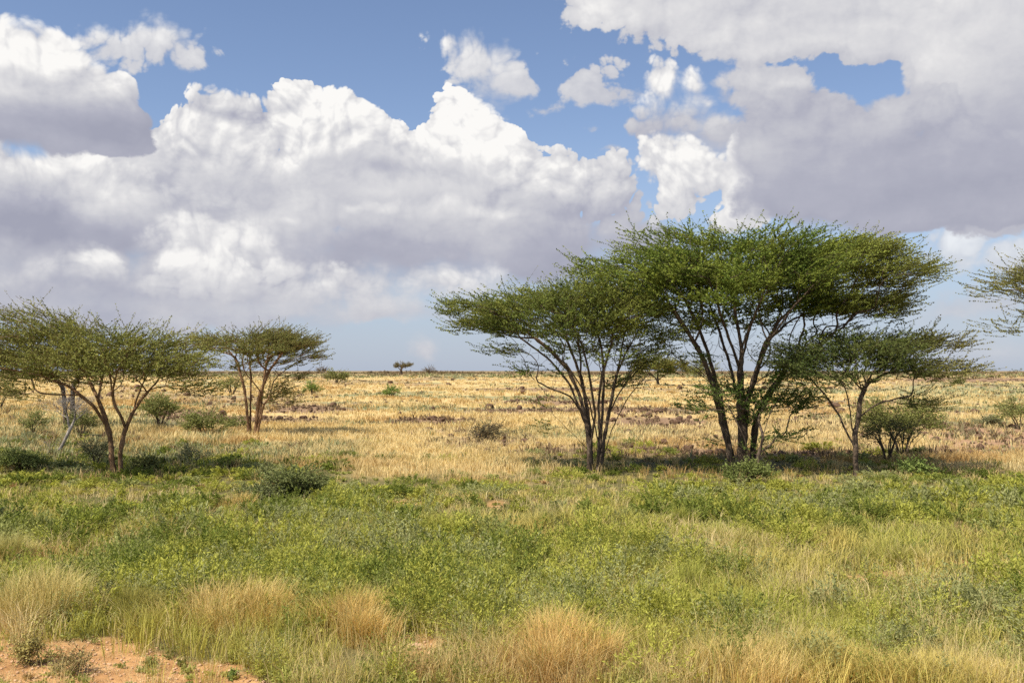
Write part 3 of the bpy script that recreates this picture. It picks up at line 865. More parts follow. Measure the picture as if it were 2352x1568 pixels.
# ------------------------------------------------------------------ grass, herbs, rubble
GA, GB = (0.58, 0.42, 0.13), (0.86, 0.69, 0.32)
YA, YB = (0.36, 0.37, 0.08), (0.60, 0.54, 0.19)
TUSS = [
    ('widest golden tussock, left of centre, domed and dense', 535, 1432, 290, 100, 5200, GA, GB, 301),
    ('orange golden tussock at the bottom centre of the photo', 1275, 1530, 250, 125, 4600, (0.60, 0.39, 0.12), (0.86, 0.65, 0.28), 302, 0.45),
    ('golden tussock between the widest one and the small bare patch', 812, 1462, 210, 98, 3600, (0.58, 0.40, 0.12), (0.84, 0.65, 0.28), 303, 0.5),
    ('spreading straw coloured tussock at the left edge above the bare soil', 75, 1425, 270, 120, 5200, (0.48, 0.40, 0.15), (0.82, 0.69, 0.31), 304, 0.5),
    ('yellow green upright tussock just left of the widest golden one', 335, 1432, 130, 100, 2300, YA, (0.55, 0.46, 0.16), 305, 0.4),
    ('long low golden tussock at the bottom right edge of the photo', 1690, 1562, 320, 84, 4600, GA, GB, 306, 0.5),
    ('bright yellow green tussock in the middle of the right half', 1560, 1345, 170, 58, 2600, (0.33, 0.37, 0.065), (0.57, 0.54, 0.15), 307, 0.5),
    ('small yellow green tussock above the bright one in the right half', 1562, 1210, 64, 52, 1200, (0.36, 0.38, 0.07), (0.6, 0.54, 0.17), 308, 0.5),
    ('straw coloured tussock under the left edge of the green bush', 545, 1168, 90, 40, 1100, GA, (0.60, 0.46, 0.2), 309, 0.6),
    ('yellow tussock above the herb clump in the left half', 310, 1238, 80, 52, 1200, (0.50, 0.42, 0.13), (0.70, 0.60, 0.26), 310, 0.45),
    ('tall yellow tussock at the left edge below the dark bush', 15, 1300, 110, 84, 2000, (0.44, 0.41, 0.12), (0.70, 0.62, 0.28), 311, 0.4),
    ('golden tussock in the bottom right corner', 2300, 1570, 170, 66, 1900, GA, GB, 312, 0.5),
    ('pale yellow tussock right of the middle of the green flat', 1255, 1222, 90, 50, 1200, (0.42, 0.40, 0.1), (0.64, 0.56, 0.22), 313, 0.5),
    ('yellow green tussock in the open herbs at right', 2050, 1290, 150, 66, 2000, (0.34, 0.35, 0.07), (0.58, 0.51, 0.16), 314, 0.5),
    ('yellowing tussock above the bright one at right centre', 1680, 1262, 150, 56, 1900, (0.4, 0.37, 0.1), (0.62, 0.53, 0.2), 315, 0.5),
]


def clear_of_tussocks(X, Y, front):
    """1 in the open, 0 where a separate tussock stands (and just in front of it)"""
    k = np.ones(len(X))
    for t in TUSS:
        bx, by, _ = (float(v[0]) for v in at(t[1], t[2]))
        R = max(0.25, t[3] * by / FPX * 0.5)
        d = np.hypot((X - bx) / (R * 1.2), (Y - by + front) / (0.40 + front))
        k *= sm(d, 0.75, 1.15)
    return k
def blades(B, H, W_, lean, col, rg, az_=None, tipcol=None, cj=0.35):
    """arching grass blades: B base points, H heights, W_ widths"""
    n = len(B)
    ph = rg.random(n) * 2 * math.pi if az_ is None else az_
    dr = np.stack([np.cos(ph), np.sin(ph), np.zeros(n)], 1)
    wa = rg.random(n) * 2 * math.pi
    sd = np.stack([np.cos(wa), np.sin(wa), np.zeros(n)], 1) * (W_ * 0.5)[:, None]
    l = (lean * H)[:, None]
    z = np.array([0, 0, 1.0])
    mid = B + dr * l * 0.32 + z * (H * 0.60)[:, None]
    tipp = B + dr * l + z * (H * (1 - 0.25 * lean))[:, None]
    V = np.stack([B - sd, B + sd, mid + sd * 0.8, mid - sd * 0.8, tipp], 1)
    i = np.arange(n) * 5
    F4 = np.stack([i, i + 1, i + 2, i + 3], 1)
    F3 = np.stack([i + 3, i + 2, i + 4], 1)
    c = col * (1 + (rg.random((n, 1)) - 0.5) * cj)
    tc = c if tipcol is None else c * 0.5 + tipcol * 0.5
    C = np.stack([c, c, c, c, tc], 1)
    return V.reshape(-1, 3), F4, F3, C.reshape(-1, 3)


def merge_blades(parts):
    V, A, B, C, o = [], [], [], [], 0
    for v, f4, f3, c in parts:
        V.append(v); A.append(f4 + o); B.append(f3 + o); C.append(c); o += len(v)
    return np.concatenate(V), [np.concatenate(A), np.concatenate(B)], np.concatenate(C)


def scatter(n, y0, y1, x0=-260, x1=2620, pw=1.0, seed=0):
    rg = np.random.default_rng(seed)
    py = y0 + (y1 - y0) * rg.random(n) ** pw
    px = x0 + (x1 - x0) * rg.random(n)
    X, Y, Z = at(px, py)
    ok = Y < 330
    X, Y = X[ok], Y[ok]
    q = zones(X, Y)
    return X, Y, q['z'], q


def short(q):
    """the cover is lowered towards the trees so that their shadow strip shows"""
    return 0.42 + 0.58 * sm(q['py'], 1090, 1230)


def lerp(a, b, t):
    return np.asarray(a) * (1 - t[:, None]) + np.asarray(b) * t[:, None]


def herb_cover():
    rg = np.random.default_rng(101)
    X, Y, Z, q = scatter(12500, 1000, 1660, pw=0.92, seed=102)
    sp = fbm(X / 2.3, Y / 2.3, 71, 4)
    keep = rg.random(len(X)) < (q['green'] * (1 - 0.97 * q['soil']) * np.clip(0.30 + 2.6 * (sp - 0.30), 0.12, 1) * (0.08 + 0.92 * clear_of_tussocks(X, Y, 0.45)) + 0.05 * sm(q['py'], 985, 1030))
    X, Y, Z, sp = X[keep], Y[keep], Z[keep], sp[keep]
    d = np.hypot(X, Y)
    n = len(X)
    hump = fbm(X / 1.5, Y / 1.5, 81, 3) * 0.65 + fbm(X / 0.5, Y / 0.5, 83, 2) * 0.35
    nearsoil = q['soil'][keep]
    Hh = (0.05 + 0.42 * np.clip(hump - 0.33, 0, 1) * (0.6 + 0.8 * rg.random(n))) * (1 - 0.6 * nearsoil) * short(q)[keep]
    Rr = Hh * (0.65 + 0.6 * rg.random(n)) + 0.05
    K = np.clip(75 * (11 / d) ** 0.4, 36, 85).astype(int)
    idx = np.repeat(np.arange(n), K)
    m = len(idx)
    dr = unit(rg.normal(size=(m, 3)) * np.array([1, 1, 0.8]) + np.array([0, 0, 0.35]))
    dr[:, 2] = np.abs(dr[:, 2])
    rad = rg.random(m) ** 0.45
    # twigs of the herb: leaves gather along a few stems so the clump is feathery
    st = rg.integers(0, 9, m)
    sh = _hash(idx.astype(np.int64) * 13 + st, st * 7, 5)
    sh2 = _hash(idx.astype(np.int64) * 29 + st, st * 3 + 1, 6)
    sd = np.stack([np.cos(sh * 6.283) * (0.25 + 0.75 * sh2), np.sin(sh * 6.283) * (0.25 + 0.75 * sh2), 0.35 + 0.65 * _hash(idx * 3 + st, st, 8)], 1)
    dr = dr * 0.38 + sd * 0.72
    C = np.stack([X[idx], Y[idx], Z[idx]], 1) + dr * rad[:, None] * np.stack([Rr[idx], Rr[idx], Hh[idx] * 1.15], 1)
    sz = (0.0105 * (d[idx] / 10) ** 0.75 * (0.6 + 0.8 * rg.random(m)))[:, None]
    big = (_hash(idx, idx * 3, 9) > 0.72)[:, None]
    sz = np.where(big, sz * 1.35, sz)
    a = unit(sd + rand_dir(m, rg) * 0.9)
    bv = unit(np.cross(a, rand_dir(m, rg)))
    grey = np.clip((fbm(X / 2.6 + 9, Y / 2.6, 91, 4) - 0.36) * 3.4, 0, 1)
    dark = np.clip((fbm(X / 1.1 - 4, Y / 1.1, 95, 3) - 0.45) * 4, 0, 1)
    yel = np.clip((fbm(X / 1.7 - 14, Y / 1.7, 97, 3) - 0.50) * 5, 0, 1)
    col = lerp((0.33, 0.34, 0.07), (0.335, 0.35, 0.13), grey)
    col = col * (1 - yel[:, None]) + np.array((0.42, 0.385, 0.10)) * yel[:, None]
    col = col * (1 - 0.35 * dark[:, None])
    col = col * (0.8 + 0.4 * rg.random((n, 1)))
    rs = (_hash(np.arange(n), np.arange(n) * 5, 12) > 0.975)[:, None]
    col = np.where(rs, np.array((0.42, 0.28, 0.13)), col)
    V, F, c = quads(C, a * sz * 1.5, bv * sz * 0.5, col[idx], 0.35, rg)
    tag(mesh_np('herb_ground_cover', V, [F], M_HERB, colors=c), 'low feathery grey green herbs covering the foreground flat', 'herbs', kind='stuff')


def herb_mounds():
    """rounded low plants, half a metre to a metre across, standing above the cover with gaps between them"""
    rg = np.random.default_rng(401)
    X, Y, Z, q = scatter(4200, 1015, 1640, pw=0.95, seed=402)
    sp = fbm(X / 3.3 + 2, Y / 3.3, 411, 3)
    keep = rg.random(len(X)) < q['green'] * (1 - 0.93 * q['soil']) * np.clip((sp - 0.30) * 3.4, 0.12, 1) * (1 - 0.6 * sm(q['py'], 1420, 1560)) * clear_of_tussocks(X, Y, 0.9) * (1 - sm(q['soil'], 0.05, 0.4))
    X, Y, Z, sp = X[keep], Y[keep], Z[keep], sp[keep]
    n = len(X)
    d = np.hypot(X, Y)
    R = 0.15 + 0.45 * rg.random(n) ** 1.4
    H = 0.13 + R * (0.6 + 0.5 * rg.random(n))
    H = np.minimum(H, 0.50) * short(q)[keep]
    K = np.clip(2600 * R * (11 / d) ** 0.5, 150, 1000).astype(int)
    idx = np.repeat(np.arange(n), K)
    m = len(idx)
    S = 46
    st = rg.integers(0, S, m)
    key = idx * 64 + st
    h1, h2, h3 = _hash(key, key * 3 + 1, 31), _hash(key * 5 + 2, key, 37), _hash(key, key * 7, 43)
    az_ = h1 * 6.283
    up = 0.12 + 0.88 * h2
    fl = np.sqrt(np.maximum(0, 1 - up * up))
    sd = np.stack([np.cos(az_) * fl, np.sin(az_) * fl, up], 1)
    ln = (0.72 + 0.42 * h3)
    t = 0.45 + 0.55 * rg.random(m) ** 0.7
    lump = 0.75 + 0.5 * vnoise(np.cos(az_) * 1.7 + idx * 3.1, np.sin(az_) * 1.7 + up * 1.5, 47)
    C = sd * (t * ln * lump)[:, None] * np.stack([R[idx], R[idx], H[idx]], 1)
    C += rg.normal(size=(m, 3)) * 0.014
    C[:, 2] = np.maximum(C[:, 2], 0.01)
    C += np.stack([X[idx], Y[idx], Z[idx]], 1)
    sz = (0.0105 * (d[idx] / 10) ** 0.75 * (0.6 + 0.8 * rg.random(m)))[:, None] * (0.8 + 0.5 * (_hash(np.arange(n), np.arange(n) * 3, 9) > 0.6))[idx][:, None]
    a = unit(sd + rand_dir(m, rg) * 0.8)
    bv = unit(np.cross(a, rand_dir(m, rg)))
    pal = np.array([(0.315, 0.345, 0.068), (0.33, 0.35, 0.12), (0.20, 0.235, 0.05), (0.41, 0.41, 0.085), (0.34, 0.35, 0.15), (0.255, 0.285, 0.07)])
    pi = np.floor(_hash(np.arange(n), np.arange(n) * 11, 53) * 2.2 + fbm(X / 3, Y / 3, 421, 3) * 6 - 0.9).clip(0, 5).astype(int)
    col = pal[pi] * (0.85 + 0.3 * rg.random((n, 1)))
    V, F, c = quads(C, a * sz * 1.5, bv * sz * 0.5, col[idx], 0.35, rg)
    tag(mesh_np('herb_mounds', V, [F], M_HERB, colors=c), 'rounded grey green herb plants standing above the foreground cover', 'herbs', kind='stuff')


def tufts(n, y0, y1, pw, seed, weight, per, Hf, Wf, lean, colf, spread, dmin=0):
    rg = np.random.default_rng(seed)
    X, Y, Z, q = scatter(n, y0, y1, pw=pw, seed=seed + 1)
    wgt = weight(X, Y, q)
    keep = rg.random(len(X)) < wgt
    X, Y, Z = X[keep], Y[keep], Z[keep]
    qq = {k: v[keep] for k, v in q.items()}
    d = np.hypot(X, Y)
    n = len(X)
    idx = np.repeat(np.arange(n), per)
    m = len(idx)
    a = rg.random(m) * 2 * math.pi
    r = spread * np.sqrt(rg.random(m)) * (0.6 + 0.8 * _hash(idx, idx * 7, 3))
    bx, by = X[idx] + np.cos(a) * r, Y[idx] + np.sin(a) * r
    B = np.stack([bx, by, ground_z(bx, by) - 0.015], 1)
    H = Hf(X, Y, qq, d)[idx] * (0.55 + 0.6 * rg.random(m))
    Wd = Wf(d)[idx] * (0.7 + 0.6 * rg.random(m))
    col, tc = colf(X, Y, qq)
    return blades(B, H, Wd, lean * (0.3 + rg.random(m)), col[idx], rg, a + rg.normal(size=m) * 0.7, tc[idx])


def green_grass():
    def wt(X, Y, q):
        f = fbm(X / 1.9 + 5, Y / 1.9, 111, 4)
        return np.clip((f - 0.34) * 4.0, 0.10, 1) * q['green'] * (1 - 0.94 * q['soil']) * (0.25 + 0.75 * clear_of_tussocks(X, Y, 0.15))
    def colf(X, Y, q):
        y = np.clip((fbm(X / 1.4, Y / 1.4, 121, 3) - 0.36) * 3, 0, 1)
        c = lerp((0.37, 0.385, 0.065), (0.62, 0.51, 0.16), y)
        low = np.clip(sm(q['py'], 1380, 1560), 0, 1)
        c = c * (1 - 0.45 * low[:, None]) + np.array((0.58, 0.46, 0.14)) * 0.45 * low[:, None]
        return c, c * 0.4 + np.array((0.66, 0.58, 0.26)) * 0.6
    P = [tufts(11000, 1005, 1660, 0.9, 130, wt, 24, lambda X, Y, q, d: (0.16 + 0.42 * np.clip(fbm(X / 1.1, Y / 1.1, 141, 3) - 0.2, 0, 1)) * short(q), lambda d: 0.0055 * (d / 10) ** 0.8, 0.55, colf, 0.10)]
    # thin pale stalks standing out above the cover
    def colf2(X, Y, q):
        c = lerp((0.58, 0.47, 0.20), (0.66, 0.55, 0.28), rng.random(len(X)))
        return c, c * 1.15
    P.append(tufts(6000, 1020, 1660, 0.9, 150, lambda X, Y, q: q['green'] * (1 - 0.8 * q['soil']) * np.clip((fbm(X / 2.2 + 31, Y / 2.2, 113, 3) - 0.4) * 5, 0.15, 1), 12, lambda X, Y, q, d: (0.24 + 0.18 * rng.random(len(X))) * short(q), lambda d: 0.0035 * (d / 10) ** 0.9, 0.5, colf2, 0.12))
    V, F, C = merge_blades(P)
    tag(mesh_np('green_grass', V, F, M_GRASS, colors=C), 'green and yellowing grass growing through the foreground herbs', 'grass', kind='stuff')


def dry_grass():
    br = lambda X, Y: 1 - np.array((0.25, 0.38, 0.5)) * np.clip((fbm(X / 5 + 3, Y / 3, 155, 4) - 0.5) * 5, 0, 1)[:, None]
    straw = lambda X, Y, q: (br(X, Y) * lerp((0.60, 0.47, 0.21), (0.76, 0.63, 0.34), np.clip(fbm(X / 3, Y / 3, 151, 3) * 1.6 - 0.3, 0, 1)), lerp((0.66, 0.52, 0.26), (0.80, 0.68, 0.40), rng.random(len(X))))
    def w_mid(X, Y, q):
        return np.clip(1 - q['green'] * 0.95, 0, 1) * (1 - 0.9 * q['rock']) * (1 - 0.85 * q['bare'])
    P = [tufts(13000, 985, 1110, 1.0, 160, w_mid, 15, lambda X, Y, q, d: 0.16 + 0.26 * np.clip(fbm(X / 2.5, Y / 2.5, 161, 3) - 0.15, 0, 1), lambda d: 0.0055 * (d / 10) ** 0.95, 0.45, straw, 0.13)]
    P.append(tufts(26000, 866, 1000, 1.1, 170, lambda X, Y, q: (1 - 0.97 * q['rock']) * (1 - 0.85 * q['bare']) * (1 - 0.55 * q['sage']) * (1 - 0.6 * q['crest']) * np.clip((fbm(X / 4 + 8, Y / 4, 165, 3) - 0.2) * 3, 0.3, 1), 8,
                   lambda X, Y, q, d: 0.14 + 0.24 * np.clip(fbm(X / 6, Y / 6, 171, 3), 0, 1), lambda d: 0.0075 * (d / 10) ** 0.95, 0.4, straw, 0.25))
    P.append(tufts(9500, 1075, 1660, 0.95, 198, lambda X, Y, q: q['green'] * (1 - q['soil']) * np.clip((fbm(X / 2.9 + 77, Y / 2.0, 199, 4) - 0.55) * 7 + 0.45 * sm(q['py'], 1420, 1570) + 0.7 * sm(q['py'], 1235, 1300) * (1 - sm(q['px'], 300, 430)), 0.05, 1), 16, lambda X, Y, q, d: (0.20 + 0.22 * rng.random(len(X))) * short(q), lambda d: 0.005 * (d / 10) ** 0.8, 0.6, straw, 0.11))
    lit_c = lambda X, Y, q: (lerp((0.46, 0.33, 0.16), (0.66, 0.53, 0.30), rng.random(len(X))), lerp((0.46, 0.33, 0.16), (0.66, 0.53, 0.30), rng.random(len(X))))
    P.append(tufts(3800, 1400, 1650, 1.0, 196, lambda X, Y, q: q['soil'] * 0.8, 7, lambda X, Y, q, d: 0.03 + 0.05 * rng.random(len(X)), lambda d: 0.004 + 0 * d, 1.7, lit_c, 0.10))
    V, F, C = merge_blades(P)
    tag(mesh_np('dry_grass', V, F, M_GRASS, colors=C), 'golden dry grass covering the plain behind the trees', 'grass', kind='stuff')
    # low grey green and brown scrub dotted through it
    def wsc(X, Y, q):
        return np.clip(q['sage'] * 0.8 + q['crest'] * 0.9 + q['rock'] * 0.30 + 0.03 + 0.25 * sm(q['py'], 990, 1040) * (fbm(X / 2, Y / 2, 175, 3) > 0.55), 0, 1) * (1 - q['green'] * 0.5)
    def csc(X, Y, q):
        t = np.clip(q['crest'] + q['rock'] + (rng.random(len(X)) > 0.8), 0, 1)
        c = lerp((0.28, 0.29, 0.15), (0.20, 0.14, 0.085), t)
        return c, c * 1.25
    crest = tufts(5000, 853, 868, 1.0, 190, lambda X, Y, q: sm(Y, 120, 190) * 0.9, 10, lambda X, Y, q, d: 0.15 + 0.9 * np.clip(fbm(X / 14, Y / 14, 191, 4) - 0.35, 0, 1) + 0.5 * rng.random(len(X)) ** 5, lambda d: 0.010 * (d / 10) ** 0.9, 0.7, csc, 0.5)
    V, F, C = merge_blades([crest, tufts(17000, 854, 1080, 1.0, 180, wsc, 10, lambda X, Y, q, d: 0.10 + 0.28 * rng.random(len(X)) ** 2, lambda d: 0.010 * (d / 10) ** 0.9, 0.8, csc, 0.22)])
    tag(mesh_np('low_scrub', V, F, M_GRASS, colors=C), 'low grey green and brown scrub dotted over the dry slope', 'scrub', kind='stuff')


herb_cover()
herb_mounds()
green_grass()
dry_grass()


def rock_mesh(seed, sub=2):
    import bmesh
    bm = bmesh.new()
    bmesh.ops.create_icosphere(bm, subdivisions=sub, radius=1.0)
    rg = random.Random(seed)
    pl = [(Vector((rg.uniform(-1, 1), rg.uniform(-1, 1), rg.uniform(-0.6, 1))).normalized(), rg.uniform(0.55, 0.85)) for _ in range(9)]
    for v in bm.verts:
        for nrm, dd in pl:
            k = v.co.dot(nrm)
            if k > dd:
                v.co -= nrm * (k - dd)
        v.co *= 1 + rg.uniform(-0.05, 0.05)
    me = bpy.data.meshes.new('rock')
    bm.to_mesh(me)
    bm.free()
    V = np.zeros(len(me.vertices) * 3)
    me.vertices.foreach_get('co', V)
    Fv = np.array([list(p.vertices) for p in me.polygons])
    return me, V.reshape(-1, 3), Fv


def rock_mat(name, a, b_, c_):
    m, n, b = new_mat(name, 0.9, 0.15)
    p = n.node('ShaderNodeTexCoord').outputs['Object']
    f = n.noise(p, 3.0, 7, 0.7)
    n.put(b.inputs['Base Color'], n.ramp(f, [(0.3, a), (0.5, b_), (0.72, c_)]))
    bp = n.node('ShaderNodeBump')
    bp.inputs['Strength'].default_value = 0.7
    n.put(bp.inputs['Height'], n.noise(p, 8, 6, 0.7))
    n.t.links.new(bp.outputs[0], b.inputs['Normal'])
    return m


M_LAVA = rock_mat('lava_rock', (0.05, 0.032, 0.020), (0.115, 0.070, 0.044), (0.21, 0.135, 0.088))
M_TAN = rock_mat('tan_stone', (0.34, 0.20, 0.11), (0.52, 0.33, 0.20), (0.66, 0.47, 0.32))
protos = []
for i in range(7):
    me, v_, f_ = rock_mesh(40 + i)
    me.materials.append(M_LAVA)
    protos.append((me, v_, f_))


def rocks():
    rg = np.random.default_rng(200)
    X, Y, Z, q = scatter(9000, 866, 1078, seed=201)
    w_ = np.clip(q['rock'] * 1.0 + q['bare'] * 0.5 + 0.05 - q['green'], 0, 1)
    keep = rg.random(len(X)) < w_ * 0.55
    X, Y, Z = X[keep], Y[keep], Z[keep]
    size = (0.05 + 0.19 * rg.random(len(X)) ** 3.2) * np.clip(Y / 45, 0.7, 1.6)
    app = size / np.hypot(X, Y)
    infr = np.abs(X / Y) < 0.50
    order = np.argsort(-app * infr)
    hand = [(872, 903, .20), (905, 977, .20), (950, 950, .16), (918, 951, .16), (1085, 1036, .14), (1455, 945, .17), (1475, 946, .18), (1655, 1042, .2), (1580, 965, .17), (1310, 944, .18), (1325, 946, .2), (888, 912, .12), (968, 900, .18), (1165, 893, .18)]
    k = 0
    for j, (hx, hy, hs) in enumerate(hand):
        a, b, c = (float(v[0]) for v in at(hx, hy))
        X, Y, Z, size = np.append(X, a), np.append(Y, b), np.append(Z, c), np.append(size, hs * 0.8)
    order = np.concatenate([np.arange(len(X) - len(hand), len(X)), order[:230]])
    used = set(order.tolist())
    for i in order:
        me = protos[int(rg.integers(0, 7))][0]
        o = bpy.data.objects.new('lava_rock', me)
        COL.objects.link(o)
        s_ = size[i]
        o.scale = (s_ * rg.uniform(0.8, 1.4), s_ * rg.uniform(0.8, 1.2), s_ * rg.uniform(0.55, 0.9))
        o.rotation_euler = (rg.uniform(-.3, .3), rg.uniform(-.3, .3), rg.uniform(0, 6.28))
        o.location = (X[i], Y[i], float(ground_z(X[i], Y[i])) + s_ * 0.40)
        tag(o, 'dark reddish brown lava rock lying in the dry grass', 'rock', 'lava rocks scattered over the dry slope')
    # the small stones nobody could count
    X, Y, Z, q = scatter(7500, 866, 1078, seed=203)
    w_ = np.clip(q['rock'] + q['bare'] * 0.6 + 0.04 - q['green'], 0, 1)
    keep = rg.random(len(X)) < w_
    X, Y, Z = X[keep], Y[keep], Z[keep]
    oct_v = np.array([[1, 0, 0], [0, 1, 0], [-1, 0, 0], [0, -1, 0], [0, 0, 1], [0, 0, -1]], float)
    oct_f = np.array([[0, 1, 4], [1, 2, 4], [2, 3, 4], [3, 0, 4], [1, 0, 5], [2, 1, 5], [3, 2, 5], [0, 3, 5]])
    n = len(X)
    s_ = (0.03 + 0.05 * rg.random(n)) * np.clip(Y / 40, 0.7, 1.8)
    V = oct_v[None] * (0.7 + 0.6 * rg.random((n, 6, 1))) * s_[:, None, None] * np.array([1.2, 1.2, 0.8])
    an = rg.random(n) * 6.28
    c, s = np.cos(an)[:, None], np.sin(an)[:, None]
    V = np.stack([V[..., 0] * c - V[..., 1] * s, V[..., 0] * s + V[..., 1] * c, V[..., 2]], -1) + np.stack([X, Y, Z + s_ * 0.7], 1)[:, None]
    F = (oct_f[None] + (np.arange(n) * 6)[:, None, None]).reshape(-1, 3)
    tag(mesh_np('lava_rubble', V.reshape(-1, 3), [F], M_LAVA), 'small dark lava rubble strewn in bands over the dry slope', 'rubble', kind='stuff')
    # pebbles on the bare soil
    X, Y, Z, q = scatter(16000, 1400, 1660, x0=-260, x1=1200, seed=205)
    keep = rg.random(len(X)) < q['soil'] * 0.5
    X, Y, Z = X[keep], Y[keep], Z[keep]
    n = len(X)
    s_ = 0.004 + 0.014 * rg.random(n) ** 4
    V = oct_v[None] * (0.7 + 0.6 * rg.random((n, 6, 1))) * s_[:, None, None] * np.array([1.2, 1.2, 0.8]) + np.stack([X, Y, Z + s_ * 0.3], 1)[:, None]
    F = (oct_f[None] + (np.arange(n) * 6)[:, None, None]).reshape(-1, 3)
    tag(mesh_np('soil_pebbles', V.reshape(-1, 3), [F], M_TAN), 'small tan pebbles and crumbs on the bare orange soil', 'pebbles', kind='stuff')
    for px, py, sz, lab in ((955, 1490, 0.075, 'rounded tan stone on the small bare patch, left of two'), (1003, 1502, 0.075, 'flat pinkish tan stone on the small bare patch, right of two'), (1078, 1470, 0.085, 'larger half buried tan stone beside the small bare patch')):
        me, v_, f_ = rock_mesh(int(px))
        me.materials.append(M_TAN)
        o = bpy.data.objects.new('tan_stone', me)
        COL.objects.link(o)
        a, b, c = (float(v[0]) for v in at(px, py))
        o.location = (a, b, c + sz * 0.2)
        o.scale = (sz * 1.3, sz, sz * 0.6)
        o.rotation_euler = (0, 0, px)
        tag(o, lab, 'stone')


rocks()


# ------------------------------------------------------------------ separate grass tussocks
def tussock(label, px, py, w, h, n, c0, c1, seed, lean=0.55, wd=0.006, group='grass tussocks standing out of the foreground cover'):
    """px, py foot of the tussock in the photo, w and h its size in photo px"""
    rg = np.random.default_rng(seed)
    bx, by, bz = (float(v[0]) for v in at(px, py))
    s = by / FPX
    R, H = w * s * 0.56, h * s
    nc = max(5, int(w / 14))                       # many small tufts of unequal height make one ragged tussock
    ca, cr = rg.random(nc) * 6.283, np.sqrt(rg.random(nc)) * 0.9
    cx_, cy_ = np.cos(ca) * cr * R, np.sin(ca) * cr * min(R, 0.55)
    ch = (1.12 - 0.5 * cr ** 2) * (0.72 + 0.4 * rg.random(nc))
    ci = rg.integers(0, nc, n)
    a = rg.random(n) * 2 * math.pi
    r = np.sqrt(rg.random(n))
    sp_ = R * 0.30
    x, y = cx_[ci] + np.cos(a) * r * sp_, cy_[ci] + np.sin(a) * r * sp_
    gz = ground_z(bx + x, by + y) - bz
    B = np.stack([x, y, gz - 0.02], 1)
    Hh = H * 0.88 * ch[ci] * (0.35 + 0.75 * rg.random(n) ** 0.7)
    oa = np.arctan2(cy_[ci], cx_[ci])
    t = np.clip(rg.random(nc)[ci] * 0.8 + 0.5 * (rg.random(n) - 0.5), 0, 1)
    c = lerp(c0, c1, t)
    gr = rg.random(n) < 0.16
    c[gr] = np.array((0.30, 0.32, 0.08)) * (0.8 + 0.4 * rg.random((gr.sum(), 1)))
    az_ = np.where(rg.random(n) < 0.5, oa, a) + rg.normal(size=n) * 0.9
    V, F4, F3, C = blades(B, Hh * 1.25, np.full(n, wd * (by / 10) ** 0.6) * (0.5 + 0.7 * rg.random(n)), lean * (0.15 + 1.3 * cr[ci] ** 2 * rg.random(n) + 1.2 * rg.random(n) ** 2), c, rg, az_, np.asarray(c1) * 1.02)
    o = mesh_np('grass_tussock', V, [F4, F3], M_GRASS, colors=C)
    o.location = (bx, by, bz)
    tag(o, label, 'grass tussock', group)


for t_ in TUSS:
    tussock(*t_)

# ------------------------------------------------------------------ shrubs
def bush(name, label, cat, px, py, w, h, n, seed, cols, stems=6, tw=(3, 0.2), leaf=(0.022, 12), dome=0.5, tr=0.02, group=None, bark=None, tip=0.003, scale=None, updir=0.4, flat=0.9, dead=False, leafy=1.0):
    """a shrub: stems fan out of its foot (px, py); w, h its photo size; dome 0 = vase shaped, 1 = mound"""
    rg = random.Random(seed)
    L = []
    for i in range(stems):
        t = (i + 0.5) / stems * 2 - 1 + rg.uniform(-.12, .12)
        dz = rg.uniform(-.35, .35) * w
        x1 = px + t * w * (0.16 + 0.1 * dome)
        L.append([(px + t * w * 0.03, py, dz * 0.05), (x1 - t * w * 0.06, py - h * 0.25, dz * 0.4), (px + t * w * 0.36, py - h * rg.uniform(0.5, 0.72) * (1 - 0.35 * abs(t) * dome), dz)])
    vols = [(px, py - h * (0.66 - 0.28 * dome), w * 0.36, h * (0.26 + 0.2 * dome), w * 0.34, 0.6)]
    for i in range(9):
        t = rg.uniform(-1, 1)
        vols.append((px + t * w * 0.30, py - h * (rg.uniform(0.55, 0.85) - 0.28 * dome - 0.2 * dome * abs(t)), w * rg.uniform(0.12, 0.2), h * rg.uniform(0.12, 0.2), w * 0.16, 1.3, rg.uniform(-.25, .25) * w))
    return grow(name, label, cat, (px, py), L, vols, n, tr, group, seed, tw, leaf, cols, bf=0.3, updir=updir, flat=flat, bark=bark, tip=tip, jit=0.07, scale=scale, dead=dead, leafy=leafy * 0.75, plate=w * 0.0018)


OL = ((0.16, 0.18, 0.055), (0.28, 0.29, 0.10))
DK = ((0.16, 0.175, 0.055), (0.27, 0.275, 0.10))
GY = ((0.18, 0.19, 0.10), (0.29, 0.295, 0.165))
BR = ((0.14, 0.10, 0.06), (0.24, 0.19, 0.11))
LG = ((0.18, 0.25, 0.055), (0.30, 0.37, 0.11))
bush('shrub', 'vase shaped green shrub between the two left acacias', 'shrub', 368, 985, 112, 84, 190, 401, OL, 8, (3, 0.30), (0.03, 14), 0.15, 0.03)
bush('shrub', 'rounded olive shrub just left of the stems of the flat crowned acacia', 'shrub', 478, 998, 130, 68, 170, 402, OL, 7, (3, 0.28), (0.03, 13), 0.7, 0.025)
bush('shrub', 'small low shrub touching the stems of the flat crowned acacia', 'shrub', 540, 988, 56, 34, 60, 403, OL, 5, (3, 0.22), (0.03, 12), 0.8, 0.02)
bush('shrub', 'small dark vase shaped shrub seen under the flat crowned acacia at left', 'shrub', 532, 905, 60, 40, 60, 404, DK, 5, (3, 0.5), (0.06, 10), 0.2, 0.04, tip=0.01)
bush('shrub', 'small round green shrub on the dry slope left of the horizon tree', 'shrub', 717, 906, 48, 34, 70, 405, LG, 6, (3, 0.4), (0.05, 12), 0.6, 0.03, tip=0.006)
bush('shrub', 'dark olive shrub on the ridge right of the flat crowned acacia', 'shrub', 773, 881, 54, 30, 70, 406, DK, 6, (3, 0.7), (0.09, 12), 0.3, 0.05, tip=0.01)
